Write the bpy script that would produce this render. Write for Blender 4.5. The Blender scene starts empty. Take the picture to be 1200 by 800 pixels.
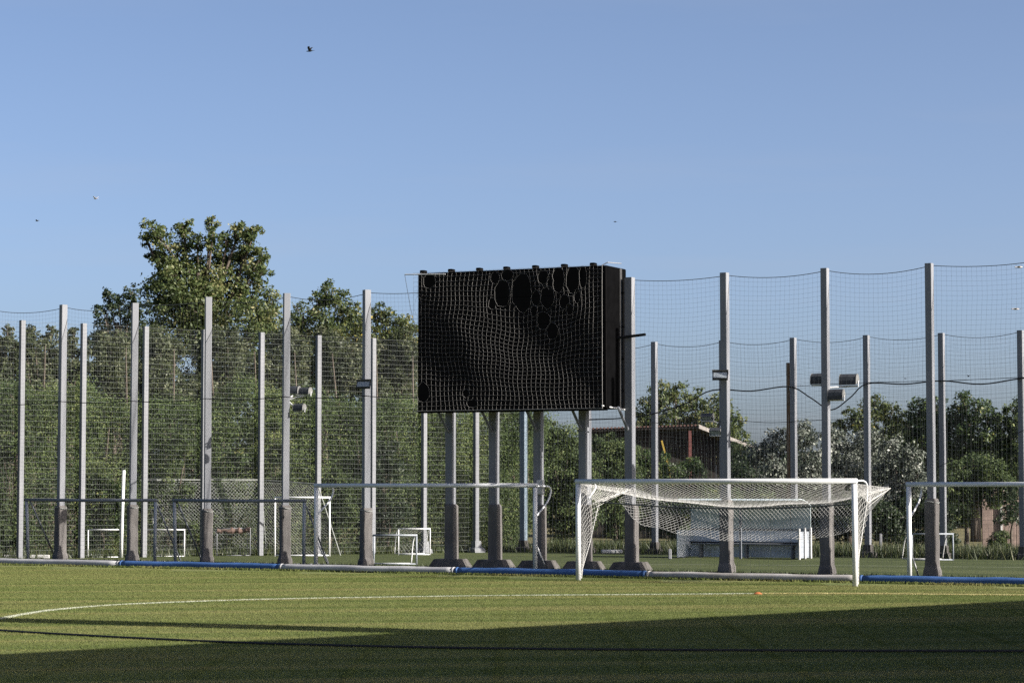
import bpy, math, random
import numpy as np
from mathutils import Vector, Matrix

# ------------------------------------------------------------------ camera, world, sun, exposure
SC = bpy.context.scene
COL = SC.collection
R = math.radians
CAM_H, FPX = 2.34, 2800.0
PITCH = math.atan(171 / FPX)
cam_d = bpy.data.cameras.new('camera'); cam = bpy.data.objects.new('camera', cam_d); COL.objects.link(cam)
cam.location = (0, 0, CAM_H); cam.rotation_euler = (R(90) + PITCH, 0, 0)
cam_d.sensor_width = 36; cam_d.lens = FPX / 1200 * 36; cam_d.clip_start = .1; cam_d.clip_end = 6000
SC.camera = cam
SUN_AZ, SUN_EL = R(114), R(25)          # clockwise from +Y
sun_dir = Vector((math.sin(SUN_AZ) * math.cos(SUN_EL), math.cos(SUN_AZ) * math.cos(SUN_EL), math.sin(SUN_EL)))
W = bpy.data.worlds.new('World'); SC.world = W; W.use_nodes = True
wn = W.node_tree; bg = wn.nodes['Background']
sky = wn.nodes.new('ShaderNodeTexSky'); sky.sky_type = 'NISHITA'; sky.sun_disc = False
sky.sun_elevation = SUN_EL; sky.sun_rotation = SUN_AZ
sky.altitude = 0; sky.air_density = .46; sky.dust_density = 2.3; sky.ozone_density = 1.2
# a trace of thin high cirrus all over the sky
tcw = wn.nodes.new('ShaderNodeTexCoord'); sxyz = wn.nodes.new('ShaderNodeSeparateXYZ'); wn.links.new(tcw.outputs['Generated'], sxyz.inputs[0])
def wmath(op, a, b=0.0):
    n_ = wn.nodes.new('ShaderNodeMath'); n_.operation = op
    for i_, x_ in enumerate((a, b)):
        if isinstance(x_, (int, float)): n_.inputs[i_].default_value = x_
        else: wn.links.new(x_, n_.inputs[i_])
    return n_.outputs[0]
den = wmath('ADD', wmath('MAXIMUM', sxyz.outputs[2], 0.0), .045)
cxyz = wn.nodes.new('ShaderNodeCombineXYZ'); wn.links.new(wmath('DIVIDE', sxyz.outputs[0], den), cxyz.inputs[0]); wn.links.new(wmath('DIVIDE', sxyz.outputs[1], den), cxyz.inputs[1])
cmap = wn.nodes.new('ShaderNodeMapping'); cmap.inputs['Scale'].default_value = (.45, .8, 1); cmap.inputs['Location'].default_value = (3.1, 1.7, 0); wn.links.new(cxyz.outputs[0], cmap.inputs[0])
cno = wn.nodes.new('ShaderNodeTexNoise'); cno.inputs['Scale'].default_value = 1; cno.inputs['Detail'].default_value = 6; cno.inputs['Roughness'].default_value = .55; wn.links.new(cmap.outputs[0], cno.inputs['Vector'])
cmr = wn.nodes.new('ShaderNodeMapRange'); cmr.inputs[1].default_value = .52; cmr.inputs[2].default_value = .80; cmr.inputs[4].default_value = .16; wn.links.new(cno.outputs[0], cmr.inputs[0])
cmx = wn.nodes.new('ShaderNodeMix'); cmx.data_type = 'RGBA'; cmx.inputs[7].default_value = (2.6, 2.65, 2.9, 1)
wn.links.new(cmr.outputs[0], cmx.inputs[0]); wn.links.new(sky.outputs[0], cmx.inputs[6]); wn.links.new(cmx.outputs[2], bg.inputs[0]); bg.inputs[1].default_value = .05
sl = bpy.data.lights.new('sun', 'SUN'); so = bpy.data.objects.new('sun', sl); COL.objects.link(so)
sl.energy = 3.4; sl.angle = R(.5); sl.color = (1, .94, .855)
so.rotation_euler = (-sun_dir).to_track_quat('-Z', 'Y').to_euler(); so.location = sun_dir * 200
SC.view_settings.view_transform = 'Standard'; SC.view_settings.look = 'None'
SC.view_settings.exposure = 2.0; SC.view_settings.gamma = 1; SC.view_settings.use_curve_mapping = False
SC.cycles.use_denoising = False

# ------------------------------------------------------------------ helpers
random.seed(7); RNG = np.random.default_rng(11)
U = random.uniform
def at(px, py, Y):
    """point seen at photo pixel (px, py) at distance Y"""
    a = (px - 600) / FPX; b = (400 - py) / FPX
    dy = math.cos(PITCH) - b * math.sin(PITCH); dz = math.sin(PITCH) + b * math.cos(PITCH)
    return Vector((a / dy * Y, Y, CAM_H + dz / dy * Y))
def ground(px, py, z=0.0):
    b = (400 - py) / FPX
    dy = math.cos(PITCH) - b * math.sin(PITCH); dz = math.sin(PITCH) + b * math.cos(PITCH)
    Y = (z - CAM_H) * dy / dz
    return Vector(((px - 600) / FPX / dy * Y, Y, z))
TH = math.atan(.5751); CT, ST = math.cos(TH), math.sin(TH)
def F(t, off=0.0, z=0.0):
    """metres along the tall fence, metres in front of it"""
    return Vector((CT * t - ST * off, 68.54 - ST * t - CT * off, z))
def t_of(px, off):
    a = (px - 600) / FPX
    return (a * (68.54 - CT * off) + ST * off) / (CT + ST * a)

FR = {}
def tag(o, label=None, cat=None, group=None, kind=None):
    if label: o['label'] = label
    if cat: o['category'] = cat
    if group: o['group'] = group
    if kind: o['kind'] = kind
    return o
def thing(name, label, cat, loc=(0, 0, 0), rz=0.0, group=None):
    o = bpy.data.objects.new(name, None); COL.objects.link(o)
    o.empty_display_size = .2; o.location = loc; o.rotation_euler = (0, 0, rz)
    FR[o.name] = Matrix.Translation(Vector(loc)) @ Matrix.Rotation(rz, 4, 'Z')
    return tag(o, label, cat, group)
def link_mesh(name, me, mat, parent=None, smooth=False):
    if mat: me.materials.append(mat)
    if smooth: me.polygons.foreach_set('use_smooth', [True] * len(me.polygons))
    o = bpy.data.objects.new(name, me); COL.objects.link(o)
    if parent: o.parent = parent
    return o
def copy_tree(o, parent=None):
    c = o.copy(); COL.objects.link(c); c.parent = parent
    if o.name in FR: FR[c.name] = FR[o.name].copy()
    for ch in list(o.children):
        copy_tree(ch, c)
    return c
class MB:
    def __init__(s): s.v = []; s.f = []
    def add(s, vs, fs):
        n = len(s.v); s.v += [Vector(p) for p in vs]; s.f += [tuple(i + n for i in f) for f in fs]; return s
    def box(s, c, d, rz=0, m=None):
        c = Vector(c); M = m or Matrix.Rotation(rz, 3, 'Z')
        vs = [c + M @ Vector((x * d[0] / 2, y * d[1] / 2, z * d[2] / 2)) for z in (-1, 1) for x, y in ((-1, -1), (1, -1), (1, 1), (-1, 1))]
        return s.add(vs, [(3, 2, 1, 0), (4, 5, 6, 7), (0, 1, 5, 4), (1, 2, 6, 5), (2, 3, 7, 6), (3, 0, 4, 7)])
    def loft(s, rings):
        n = len(rings[0]); vs = [p for r in rings for p in r]
        fs = [tuple(range(n - 1, -1, -1)), tuple((len(rings) - 1) * n + i for i in range(n))]
        for k in range(len(rings) - 1):
            for i in range(n):
                j = (i + 1) % n
                fs.append((k * n + i, k * n + j, (k + 1) * n + j, (k + 1) * n + i))
        return s.add(vs, fs)
    def bevbox(s, c, d, b=.02, rz=0):
        c = Vector(c); M = Matrix.Rotation(rz, 3, 'Z'); hx, hy, hz = d[0] / 2, d[1] / 2, d[2] / 2
        def ring(x, y, z):
            return [c + M @ Vector(p) for p in ((-x + b, -y, z), (x - b, -y, z), (x, -y + b, z), (x, y - b, z), (x - b, y, z), (-x + b, y, z), (-x, y - b, z), (-x, -y + b, z))]
        return s.loft([ring(hx - b, hy - b, -hz), ring(hx, hy, -hz + b), ring(hx, hy, hz - b), ring(hx - b, hy - b, hz)])
    def tube(s, pts, r, n=8):
        pts = [Vector(p) for p in pts]; rs = r if hasattr(r, '__len__') else [r] * len(pts)
        rings = []; prev = None
        for i, p in enumerate(pts):
            t = (pts[min(i + 1, len(pts) - 1)] - pts[max(i - 1, 0)]).normalized()
            a = prev if prev is not None else (Vector((0, 0, 1)) if abs(t.z) < .9 else Vector((1, 0, 0)))
            a = (a - t * a.dot(t)).normalized(); prev = a; b = t.cross(a)
            rings.append([p + (a * math.cos(q) + b * math.sin(q)) * rs[i] for q in [2 * math.pi * k / n for k in range(n)]])
        return s.loft(rings)
    def build(s, name, mat, parent=None, world=False, smooth=False):
        v = s.v
        if world and parent is not None:
            p = parent
            while p.name not in FR: p = p.parent
            inv = FR[p.name].inverted(); v = [inv @ q for q in v]
        me = bpy.data.meshes.new(name); me.from_pydata([tuple(q) for q in v], [], s.f); me.update()
        return link_mesh(name, me, mat, parent, smooth)
def np_mesh(name, v, quads, mat, parent=None, tint=None):
    me = bpy.data.meshes.new(name)
    me.vertices.add(len(v)); me.vertices.foreach_set('co', np.ascontiguousarray(v, np.float32).ravel())
    k = quads.shape[1]
    me.loops.add(quads.size); me.loops.foreach_set('vertex_index', np.ascontiguousarray(quads, np.int32).ravel())
    me.polygons.add(len(quads)); me.polygons.foreach_set('loop_start', np.arange(0, quads.size, k, dtype=np.int32))
    if tint is not None:
        a = me.attributes.new('tint', 'FLOAT', 'POINT'); a.data.foreach_set('value', np.ascontiguousarray(tint, np.float32))
    me.update(calc_edges=True)
    return link_mesh(name, me, mat, parent)
def cords(lines, r):
    """thin three-sided cords along polylines -> verts, quads"""
    V = []; Q = []; n0 = 0
    for L in lines:
        L = np.asarray(L, float)
        if len(L) < 2: continue
        T = np.gradient(L, axis=0); T /= np.linalg.norm(T, axis=1)[:, None] + 1e-9
        ref = np.where(np.abs(T[:, 2:3]) > .8, np.array([[1., .3, 0]]), np.array([[0, 0.2, 1.]]))
        A = np.cross(T, ref); A /= np.linalg.norm(A, axis=1)[:, None] + 1e-9; B = np.cross(T, A)
        K = len(L)
        ring = np.stack([L + (A * math.cos(q) + B * math.sin(q)) * r for q in (0.5, 2.594, 4.689)], 1)
        V.append(ring.reshape(-1, 3))
        i = (np.arange(K - 1) * 3)[:, None] + n0
        for a, b in ((0, 1), (1, 2), (2, 0)):
            Q.append(np.concatenate([i + a, i + b, i + 3 + b, i + 3 + a], 1))
        n0 += K * 3
    return np.concatenate(V), np.concatenate(Q)
def net_lines(S, nu, nv, mode='square', ku=2, kv=2):
    """S(u, v) on unit arrays -> points; lines of a net with nu x nv cells"""
    out = []
    if mode == 'square':
        vv = np.linspace(0, 1, kv + 1); uu = np.linspace(0, 1, ku + 1)
        for i in range(nu + 1): out.append(S(np.full(kv + 1, i / nu), vv))
        for j in range(nv + 1): out.append(S(uu, np.full(ku + 1, j / nv)))
    else:
        for sgn in (1, -1):
            for i in range(-nv, nu + nv + 1):
                j = np.arange(nv + 1); u = i + sgn * j; ok = (u >= 0) & (u <= nu)
                if ok.sum() > 1: out.append(S(u[ok] / nu, j[ok] / nv))
        uu = np.linspace(0, 1, 25)
        out.append(S(uu, np.zeros(25))); out.append(S(uu, np.ones(25)))
    return out
def net_obj(name, lines, r, mat, parent, world=True):
    v, q = cords(lines, r)
    if world:
        p = parent
        while p.name not in FR: p = p.parent
        M = np.array(FR[p.name].inverted()); v = v @ M[:3, :3].T + M[:3, 3]
    return np_mesh(name, v, q, mat, parent)

# ------------------------------------------------------------------ materials
def mat(name, c, rough=.7, c2=None, scale=8, bump=0, metal=0, spec=.3, stretch=(1, 1, 1), lo=.35, hi=.65, detail=6):
    m = bpy.data.materials.new(name); m.use_nodes = True; nt = m.node_tree; p = nt.nodes['Principled BSDF']
    p.inputs['Base Color'].default_value = (*c, 1); p.inputs['Roughness'].default_value = rough
    p.inputs['Metallic'].default_value = metal; p.inputs['Specular IOR Level'].default_value = spec
    if c2 or bump:
        tc = nt.nodes.new('ShaderNodeTexCoord'); mp = nt.nodes.new('ShaderNodeMapping'); mp.inputs['Scale'].default_value = stretch
        no = nt.nodes.new('ShaderNodeTexNoise'); no.inputs['Scale'].default_value = scale; no.inputs['Detail'].default_value = detail
        nt.links.new(tc.outputs['Object'], mp.inputs[0]); nt.links.new(mp.outputs[0], no.inputs['Vector'])
        if c2:
            cr = nt.nodes.new('ShaderNodeValToRGB'); cr.color_ramp.elements[0].position = lo; cr.color_ramp.elements[1].position = hi
            cr.color_ramp.elements[0].color = (*c, 1); cr.color_ramp.elements[1].color = (*c2, 1)
            nt.links.new(no.outputs[0], cr.inputs[0]); nt.links.new(cr.outputs[0], p.inputs['Base Color'])
        if bump:
            bn = nt.nodes.new('ShaderNodeBump'); bn.inputs['Strength'].default_value = bump; bn.inputs['Distance'].default_value = .02
            nt.links.new(no.outputs[0], bn.inputs['Height']); nt.links.new(bn.outputs[0], p.inputs['Normal'])
    return m
def leaf_mat(name, stops, trans=.42, spec=.35, rough=.5):
    m = bpy.data.materials.new(name); m.use_nodes = True; nt = m.node_tree; p = nt.nodes['Principled BSDF']
    at_ = nt.nodes.new('ShaderNodeAttribute'); at_.attribute_name = 'tint'
    cr = nt.nodes.new('ShaderNodeValToRGB'); el = cr.color_ramp.elements
    el[0].position, el[0].color = stops[0][0], (*stops[0][1], 1); el[1].position, el[1].color = stops[-1][0], (*stops[-1][1], 1)
    for q, c in stops[1:-1]:
        e = el.new(q); e.color = (*c, 1)
    nt.links.new(at_.outputs['Fac'], cr.inputs[0]); nt.links.new(cr.outputs[0], p.inputs['Base Color'])
    p.inputs['Roughness'].default_value = rough; p.inputs['Specular IOR Level'].default_value = spec
    tr = nt.nodes.new('ShaderNodeBsdfTranslucent'); mx = nt.nodes.new('ShaderNodeMixShader'); mx.inputs[0].default_value = trans
    nt.links.new(cr.outputs[0], tr.inputs[0]); nt.links.new(p.outputs[0], mx.inputs[1]); nt.links.new(tr.outputs[0], mx.inputs[2])
    nt.links.new(mx.outputs[0], nt.nodes['Material Output'].inputs[0])
    return m
M = {}
M['post'] = mat('galvanised concrete', (.132, .139, .155), .7, (.170, .176, .191), 2, .0, stretch=(1, 1, .25))
M['post_white'] = mat('pale concrete', (.120, .125, .137), .7, (.155, .160, .172), 2, .0, stretch=(1, 1, .3))
M['post_shaded'] = mat('post concrete in painted shade', (.10, .135, .17), .6, (.14, .175, .21), 6, .1)  # far corner post stands in shade; that shade is put into this colour
M['sleeve'] = mat('weathered padding cloth', (.080, .075, .073), .9, (.122, .115, .111), 3, .25, stretch=(1, 1, .5))
M['concrete'] = mat('footing concrete', (.050, .046, .043), .9, (.085, .080, .075), 4, .15)
M['white'] = mat('white paint', (.52, .53, .545), .4, (.60, .605, .61), 3, 0, spec=.5)
M['whitemat'] = mat('dull white paint', (.36, .36, .355), .7, (.46, .455, .45), 5, .1)
M['greypipe'] = mat('dark grey painted pipe', (.11, .12, .14), .5, (.15, .16, .18), 4, 0)
M['bluegrey'] = mat('blue grey pipe', (.19, .21, .24), .5, (.24, .26, .285), 4, .1)
M['net_dark'] = mat('dark net cord', (.030, .036, .040), .8)
M['net_mid'] = mat('grey net cord', (.09, .11, .12), .8)
M['net_pale'] = mat('pale net cord', (.23, .24, .23), .8)
M['net_wire'] = mat('galvanised wire', (.16, .175, .165), .6)
M['net_white'] = mat('white net cord', (.34, .34, .33), .85, (.43, .425, .41), 3)
M['net_torn'] = mat('grey torn net cord', (.13, .127, .124), .85, (.19, .186, .18), 2)
M['black'] = mat('black screen face', (.0050, .0046, .0048), .85, (.0065, .006, .0062), 4, 0, spec=.04)
M['blackcloth'] = mat('black cabinet paint', (.0014, .0014, .0016), .9, (.0022, .0022, .0025), 5, 0, spec=.02)
M['alu'] = mat('aluminium strip', (.028, .027, .027), .6, (.038, .037, .036), 6, 0, spec=.3)
M['steel'] = mat('galvanised steel', (.42, .43, .44), .5, (.55, .55, .55), 12, .05, .3)
M['cable'] = mat('black rubber cable', (.010, .010, .011), .6)
M['flood'] = mat('floodlight housing', (.028, .031, .037), .55, (.045, .049, .055), 9, .1)
M['floodside'] = mat('floodlight end plate', (.10, .10, .098), .5, (.14, .14, .135), 9, .05)
M['glass'] = mat('lamp glass', (.25, .28, .30), .12, spec=.7)
M['pipe_white'] = mat('grubby white padding tube', (.25, .25, .262), .7, (.34, .34, .345), 2.2, .25, stretch=(1, 1, 1))
M['pipe_dirty'] = mat('dirty white padding tube', (.22, .206, .195), .8, (.34, .326, .318), 1.6, .35)
M['pipe_blue'] = mat('blue padding tube', (.030, .075, .19), .6, (.045, .10, .25), 2.5, .25)
M['wood'] = mat('old timber', (.07, .045, .026), .85, (.13, .085, .048), 3, .4, stretch=(6, 6, .6))
M['woodgrey'] = mat('dark weathered boards', (.014, .012, .011), .9, (.030, .025, .022), 3, .4, stretch=(5, 5, .5))
M['tile'] = mat('red brown roof tiles', (.07, .040, .034), .9, (.12, .07, .06), 6, .4)
M['fascia'] = mat('pale fascia board', (.42, .38, .34), .8, (.55, .50, .46), 5, .2)
M['redpaint'] = mat('faded red paint', (.11, .042, .038), .8, (.15, .058, .052), 8, .1)
M['yellow'] = mat('yellow paint', (.26, .18, .03), .8)
M['orange'] = mat('orange plastic', (.30, .10, .035), .5)
M['dug'] = mat('dugout panel', (.50, .56, .63), .5, (.60, .65, .71), 3, .05)
M['dugroof'] = mat('dugout tinted sheet', (.36, .43, .45), .35, (.43, .50, .51), 3, .05, spec=.5)
M['brick'] = mat('pinkish wall render', (.15, .112, .095), .85, (.20, .15, .13), 5, .3)
M['bark'] = mat('bark', (.05, .04, .032), .9, (.10, .082, .065), 9, .7, stretch=(3, 3, .7))
M['bird'] = mat('dark feathers', (.02, .02, .022), .8, (.035, .034, .035), 20)
M['birdpale'] = mat('pale feathers', (.50, .45, .42), .8)
M['rust'] = mat('red brown rolled net', (.085, .058, .048), .9, (.12, .08, .066), 12, .3)
M['roofsheet'] = mat('grey roof sheet', (.25, .25, .26), .6, (.33, .33, .34), 3, .1)
M['line'] = mat('white line paint', (.28, .30, .22), .9, (.38, .39, .32), 3)
M['liney'] = mat('pale yellow line paint', (.34, .30, .14), .9, (.44, .39, .20), 3)
M['linef'] = mat('worn far line paint', (.16, .18, .12), .9, (.30, .31, .24), 2)

def grass_mat(name, cols, band=.35, bandrot=0.0, fine=1.0, dry=None):
    m = bpy.data.materials.new(name); m.use_nodes = True; nt = m.node_tree; p = nt.nodes['Principled BSDF']
    p.inputs['Roughness'].default_value = .9; p.inputs['Specular IOR Level'].default_value = .12
    g = nt.nodes.new('ShaderNodeNewGeometry')
    def noise(scale, sx=1, sy=1, rot=0, detail=5, rough=.6):
        mp = nt.nodes.new('ShaderNodeMapping'); mp.inputs['Rotation'].default_value = (0, 0, rot); mp.inputs['Scale'].default_value = (sx, sy, 1)
        no = nt.nodes.new('ShaderNodeTexNoise'); no.inputs['Scale'].default_value = scale; no.inputs['Detail'].default_value = detail; no.inputs['Roughness'].default_value = rough
        nt.links.new(g.outputs['Position'], mp.inputs[0]); nt.links.new(mp.outputs[0], no.inputs['Vector']); return no.outputs[0]
    def math_(op, a, b):
        n = nt.nodes.new('ShaderNodeMath'); n.operation = op
        for i, x in enumerate((a, b)):
            if isinstance(x, (int, float)): n.inputs[i].default_value = x
            else: nt.links.new(x, n.inputs[i])
        return n.outputs[0]
    rm_ = nt.nodes.new('ShaderNodeMapping'); rm_.inputs['Rotation'].default_value = (0, 0, bandrot); nt.links.new(g.outputs['Position'], rm_.inputs[0])
    sm_ = nt.nodes.new('ShaderNodeMapping'); sm_.inputs['Scale'].default_value = (.022, .85, 1); nt.links.new(rm_.outputs[0], sm_.inputs[0])
    bnz = nt.nodes.new('ShaderNodeTexNoise'); bnz.inputs['Scale'].default_value = 1; bnz.inputs['Detail'].default_value = 3; bnz.inputs['Roughness'].default_value = .55; nt.links.new(sm_.outputs[0], bnz.inputs['Vector'])
    fine_n = noise(26, 1, .5, 0, 4, .7); mid = noise(1.1, 1, 1, .4, 5); big = noise(.13, 1, 1, 0, 3)
    bmr = nt.nodes.new('ShaderNodeMapRange'); bmr.inputs[1].default_value = .34; bmr.inputs[2].default_value = .66; nt.links.new(bnz.outputs[0], bmr.inputs[0]); bands = bmr.outputs[0]
    s = math_('ADD', math_('MULTIPLY', fine_n, .55 * fine), math_('MULTIPLY', mid, .22))
    s = math_('ADD', s, math_('MULTIPLY', bands, band)); s = math_('ADD', s, math_('MULTIPLY', big, .2))
    tot = .5 * (.55 * fine + .22 + band + .2)
    s = math_('ADD', math_('MULTIPLY', math_('SUBTRACT', s, tot), 1.9), .5)
    cr = nt.nodes.new('ShaderNodeValToRGB'); el = cr.color_ramp.elements
    el[0].position, el[0].color = .1, (*cols[0], 1); el[1].position, el[1].color = .9, (*cols[2], 1)
    e = el.new(.5); e.color = (*cols[1], 1)
    nt.links.new(s, cr.inputs[0]); last = cr.outputs[0]
    if dry:
        mx = nt.nodes.new('ShaderNodeMix'); mx.data_type = 'RGBA'; mx.inputs[7].default_value = (*dry, 1)
        f = noise(.35, .5, 1.2, .2, 6, .65); r2 = nt.nodes.new('ShaderNodeMapRange'); r2.inputs[1].default_value = .5; r2.inputs[2].default_value = .72; r2.inputs[4].default_value = .35
        nt.links.new(f, r2.inputs[0]); nt.links.new(r2.outputs[0], mx.inputs[0]); nt.links.new(last, mx.inputs[6]); last = mx.outputs[2]
    nt.links.new(last, p.inputs['Base Color'])
    bn = nt.nodes.new('ShaderNodeBump'); bn.inputs['Strength'].default_value = .6; bn.inputs['Distance'].default_value = .03
    nt.links.new(fine_n, bn.inputs['Height']); nt.links.new(bn.outputs[0], p.inputs['Normal'])
    return m
M['pitch'] = grass_mat('mown pitch grass', ((.08, .10, .032), (.11, .125, .042), (.145, .145, .056)), 0.45, R(-11), .5, (.15, .13, .06))
M['turf'] = grass_mat('far training turf', ((.034, .046, .017), (.048, .060, .023), (.066, .074, .031)), .3, R(30))
M['land'] = grass_mat('rough dry ground', ((.07, .07, .035), (.11, .10, .05), (.16, .14, .08)), .2)
M['dirt'] = mat('bare earth strip', (.20, .16, .12), .95, (.30, .25, .20), 4, .5)

# ------------------------------------------------------------------ the ground
def sheet(name, pts, z, m):
    me = bpy.data.meshes.new(name); me.from_pydata([(p[0], p[1], z) for p in pts], [], [tuple(range(len(pts)))]); me.update()
    return tag(link_mesh(name, me, m), kind='structure')
land = sheet('ground', [(-2500, -500), (2500, -500), (2500, 4500), (-2500, 4500)], 0, M['land'])
a0, a1 = F(-70, 3.9), F(60, 3.9)
pitch = sheet('football_pitch', [a0, a1, (a1.x, -30), (-60, -30), (-80, 60)], .008, M['pitch'])
C0 = at(616, 571, 87.5); CL = at(25, 571, 78.8)
ldir = Vector((CL.x - C0.x, CL.y - C0.y, 0)); LLEN = ldir.length; ldir.normalize()
lnor = Vector((ldir.y, -ldir.x, 0)); lnor = lnor if lnor.y < 0 else -lnor      # toward the camera
ROFF = -(ST * C0.x + CT * (C0.y - 68.54))
TC = CT * C0.x - ST * (C0.y - 68.54)
tb = [F(-19.5, -.2), F(22, -.2), F(22, ROFF - .6), F(TC, ROFF - .6), CL + lnor * -1.2]
turf = sheet('training_turf', [F(-19.5, 3.6), F(40, 3.6), F(40, ROFF - 2.5), F(TC - .5, ROFF - 2.5), CL + ldir * 3 + lnor * -2.5], .004, M['turf'])
dirt = sheet('earth_strip', [F(-30, 3.55), F(-17.6, 3.55), F(-17.2, 1.8), F(-30, 1.2)], .008, M['dirt'])

def strip(name, pts, w, m, z=.012, kind='structure'):
    vs = []; fs = []
    for i, p in enumerate(pts):
        t = (pts[min(i + 1, len(pts) - 1)] - pts[max(i - 1, 0)]); t.z = 0; t.normalize(); n = Vector((-t.y, t.x, 0))
        ww = w / 2 * U(.85, 1.12)
        vs += [(p + n * ww).to_tuple(), (p - n * ww).to_tuple()]
        if i: fs.append((2 * i - 2, 2 * i - 1, 2 * i + 1, 2 * i))
    vs = [(a, b, z) for a, b, _ in vs]
    me = bpy.data.meshes.new(name); me.from_pydata(vs, [], fs); me.update()
    return tag(link_mesh(name, me, m), kind=kind)
def smooth_path(pp, n=8):
    pp = [Vector(p) for p in pp]; out = []
    for i in range(len(pp) - 1):
        p0, p1, p2, p3 = pp[max(i - 1, 0)], pp[i], pp[i + 1], pp[min(i + 2, len(pp) - 1)]
        for k in range(n):
            t = k / n
            out.append(.5 * ((2 * p1) + (p2 - p0) * t + (2 * p0 - 5 * p1 + 4 * p2 - p3) * t * t + (3 * p1 - p0 - 3 * p2 + p3) * t ** 3))
    return out + [pp[-1]]
PL = smooth_path([ground(*q) for q in ((-60, 745), (-20, 730), (30, 720), (70, 714.5), (150, 708.5), (300, 703), (450, 700.2), (600, 698.2), (740, 697.2), (884, 696))]); strip('pitch_line', PL, .16, M['line'], .0125)
YL = smooth_path([ground(*q) for q in ((890, 695.8), (1000, 695.9), (1100, 697), (1250, 698))]); strip('yellow_pitch_line', YL, .15, M['liney'], .0125)
strip('far_pitch_line', [ground(700, 661.3), ground(840, 661.5), ground(980, 662.5), ground(1230, 665)], .12, M['linef'], .0085)

# ------------------------------------------------------------------ tall netting fence at the pitch edge
STEP, T0 = 2.93, .87
KS = list(range(-8, 7))
ROT = {-6: 20, -5: 40, -4: 44, -3: 45, -2: 32}
def square_post(mb, base, h, s, rz, z0=0.0, lean=(0, 0)):
    b = s * .06
    def ring(z):
        o = Vector((base[0] + lean[0] * z, base[1] + lean[1] * z, z)); M3 = Matrix.Rotation(rz, 3, 'Z'); a = s / 2
        return [o + M3 @ Vector(p) for p in ((-a + b, -a, 0), (a - b, -a, 0), (a, -a + b, 0), (a, a - b, 0), (a - b, a, 0), (-a + b, a, 0), (-a, a - b, 0), (-a, -a + b, 0))]
    return mb.loft([ring(z0), ring(h * .5), ring(h - .01), [p * 1 for p in ring(h)]])
def sleeve(mb, base, h, s, rz, flare=1.32):
    rings = []; M3 = Matrix.Rotation(rz, 3, 'Z')
    prof = [(0, flare), (.04, flare * 1.02), (.10, flare * .96), (.15, 1.06), (.30, 1.0), (.45, 1.03), (.6, .98), (.78, 1.02), (.9, 1.06), (.97, .98), (1, .84)]
    for f, k in prof:
        a = s / 2 * k; b = a * .16; ring = []
        for p in ((-a + b, -a), (0, -a * 1.01), (a - b, -a), (a, -a + b), (a * 1.04, 0), (a, a - b), (a - b, a), (0, a * 1.04), (-a + b, a), (-a, a - b), (-a * 1.04, 0), (-a, -a + b)):
            j = 1 + U(-.035, .035)
            ring.append(Vector((base[0], base[1], .004 + f * h + U(-.01, .01) * (0 < f < 1))) + M3 @ Vector((p[0] * j, p[1] * j, 0)))
        rings.append(ring)
    return mb.loft(rings)
fence = thing('netting_fence', 'tall square-post ball netting fence with padded post feet along the near pitch edge', 'netting fence', F(0, 0), -TH)
for k in KS:
    if k in (-1, 0, 1): continue
    t = T0 + k * STEP; b = F(t); rz = -TH - R(ROT.get(k, 0)) + R(U(-2, 2))
    h = 8.2 + U(-.04, .04); s = .20 if k < 3 else .185
    ln = (U(-.0025, .0025), U(-.002, .002))
    po = square_post(MB(), b, h, s, rz, 0, ln).build('post', M['post'], fence, True)
    sh = 1.75 + U(-.08, .08) + (.25 if k in (2, 3, 4) else 0)
    sleeve(MB(), b, sh, .30, rz).build('padding', M['sleeve'], po, True)
    rr = []
    for q in range(17):
        a = 2 * math.pi * q / 16
        rr.append(b + Vector((math.cos(a) * .19, math.sin(a) * .19, sh * .955 + .02 * math.sin(a * 2))))
    MB().tube(rr, .012, 5).build('tie_rope', M['net_pale'], po, True)
def bay_surface(t0, t1, top, sag, off, seed, amp=.05):
    rg = np.random.default_rng(seed); ph = rg.uniform(0, 6.28, 6)
    def S(u, v):
        t = t0 + (t1 - t0) * u
        bow = 4 * u * (1 - u)
        z = .12 + (top - sag * bow - .12) * v + .035 * np.sin(5 * u + ph[0] + v * 6) * (1 - v) * v * 4
        t = t + bow * (.03 * np.sin(v * 9 + ph[1]) + .02 * np.sin(v * 17 + ph[2]))
        o = off + bow * amp * (np.sin(v * 5 + ph[3]) + .4 * np.sin(v * 13 + u * 4 + ph[4]))
        return np.stack([CT * t - ST * o, 68.54 - ST * t - CT * o, z], 1)
    return S
lines = []; top_c = []
for i, k in enumerate(KS[:-1]):
    S = bay_surface(T0 + k * STEP, T0 + (k + 1) * STEP, 8.14, .08 + .04 * ((i * 7) % 3), -.13, 100 + i)
    lines += net_lines(S, 22, 62, 'square', 8, 10)
    top_c.append(S(np.linspace(0, 1, 13), np.ones(13)))
net_obj('net', lines, .0019, M['net_dark'], fence)
net_obj('top_rope', top_c, .011, M['net_dark'], fence)

def cable(name, label, pts, r, m=None, sag=0.0, cat='cable', n=9):
    P = []
    for i in range(len(pts) - 1):
        for q in range(n):
            f = q / n; p = pts[i].lerp(pts[i + 1], f); p.z -= sag * 4 * f * (1 - f); P.append(p)
    P.append(pts[-1])
    o = MB().tube(P, r, 6).build(name, m or M['cable'])
    return tag(o, label, cat)
cable('hanging_cable', 'black power cable strung on the tall fence posts left of the big screen', [F(T0 + k * STEP, .16, 5.08 + U(-.03, .03)) for k in range(-8, -1)] + [F(-2.3, .2, 5.0)], .012, sag=.06)

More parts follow.
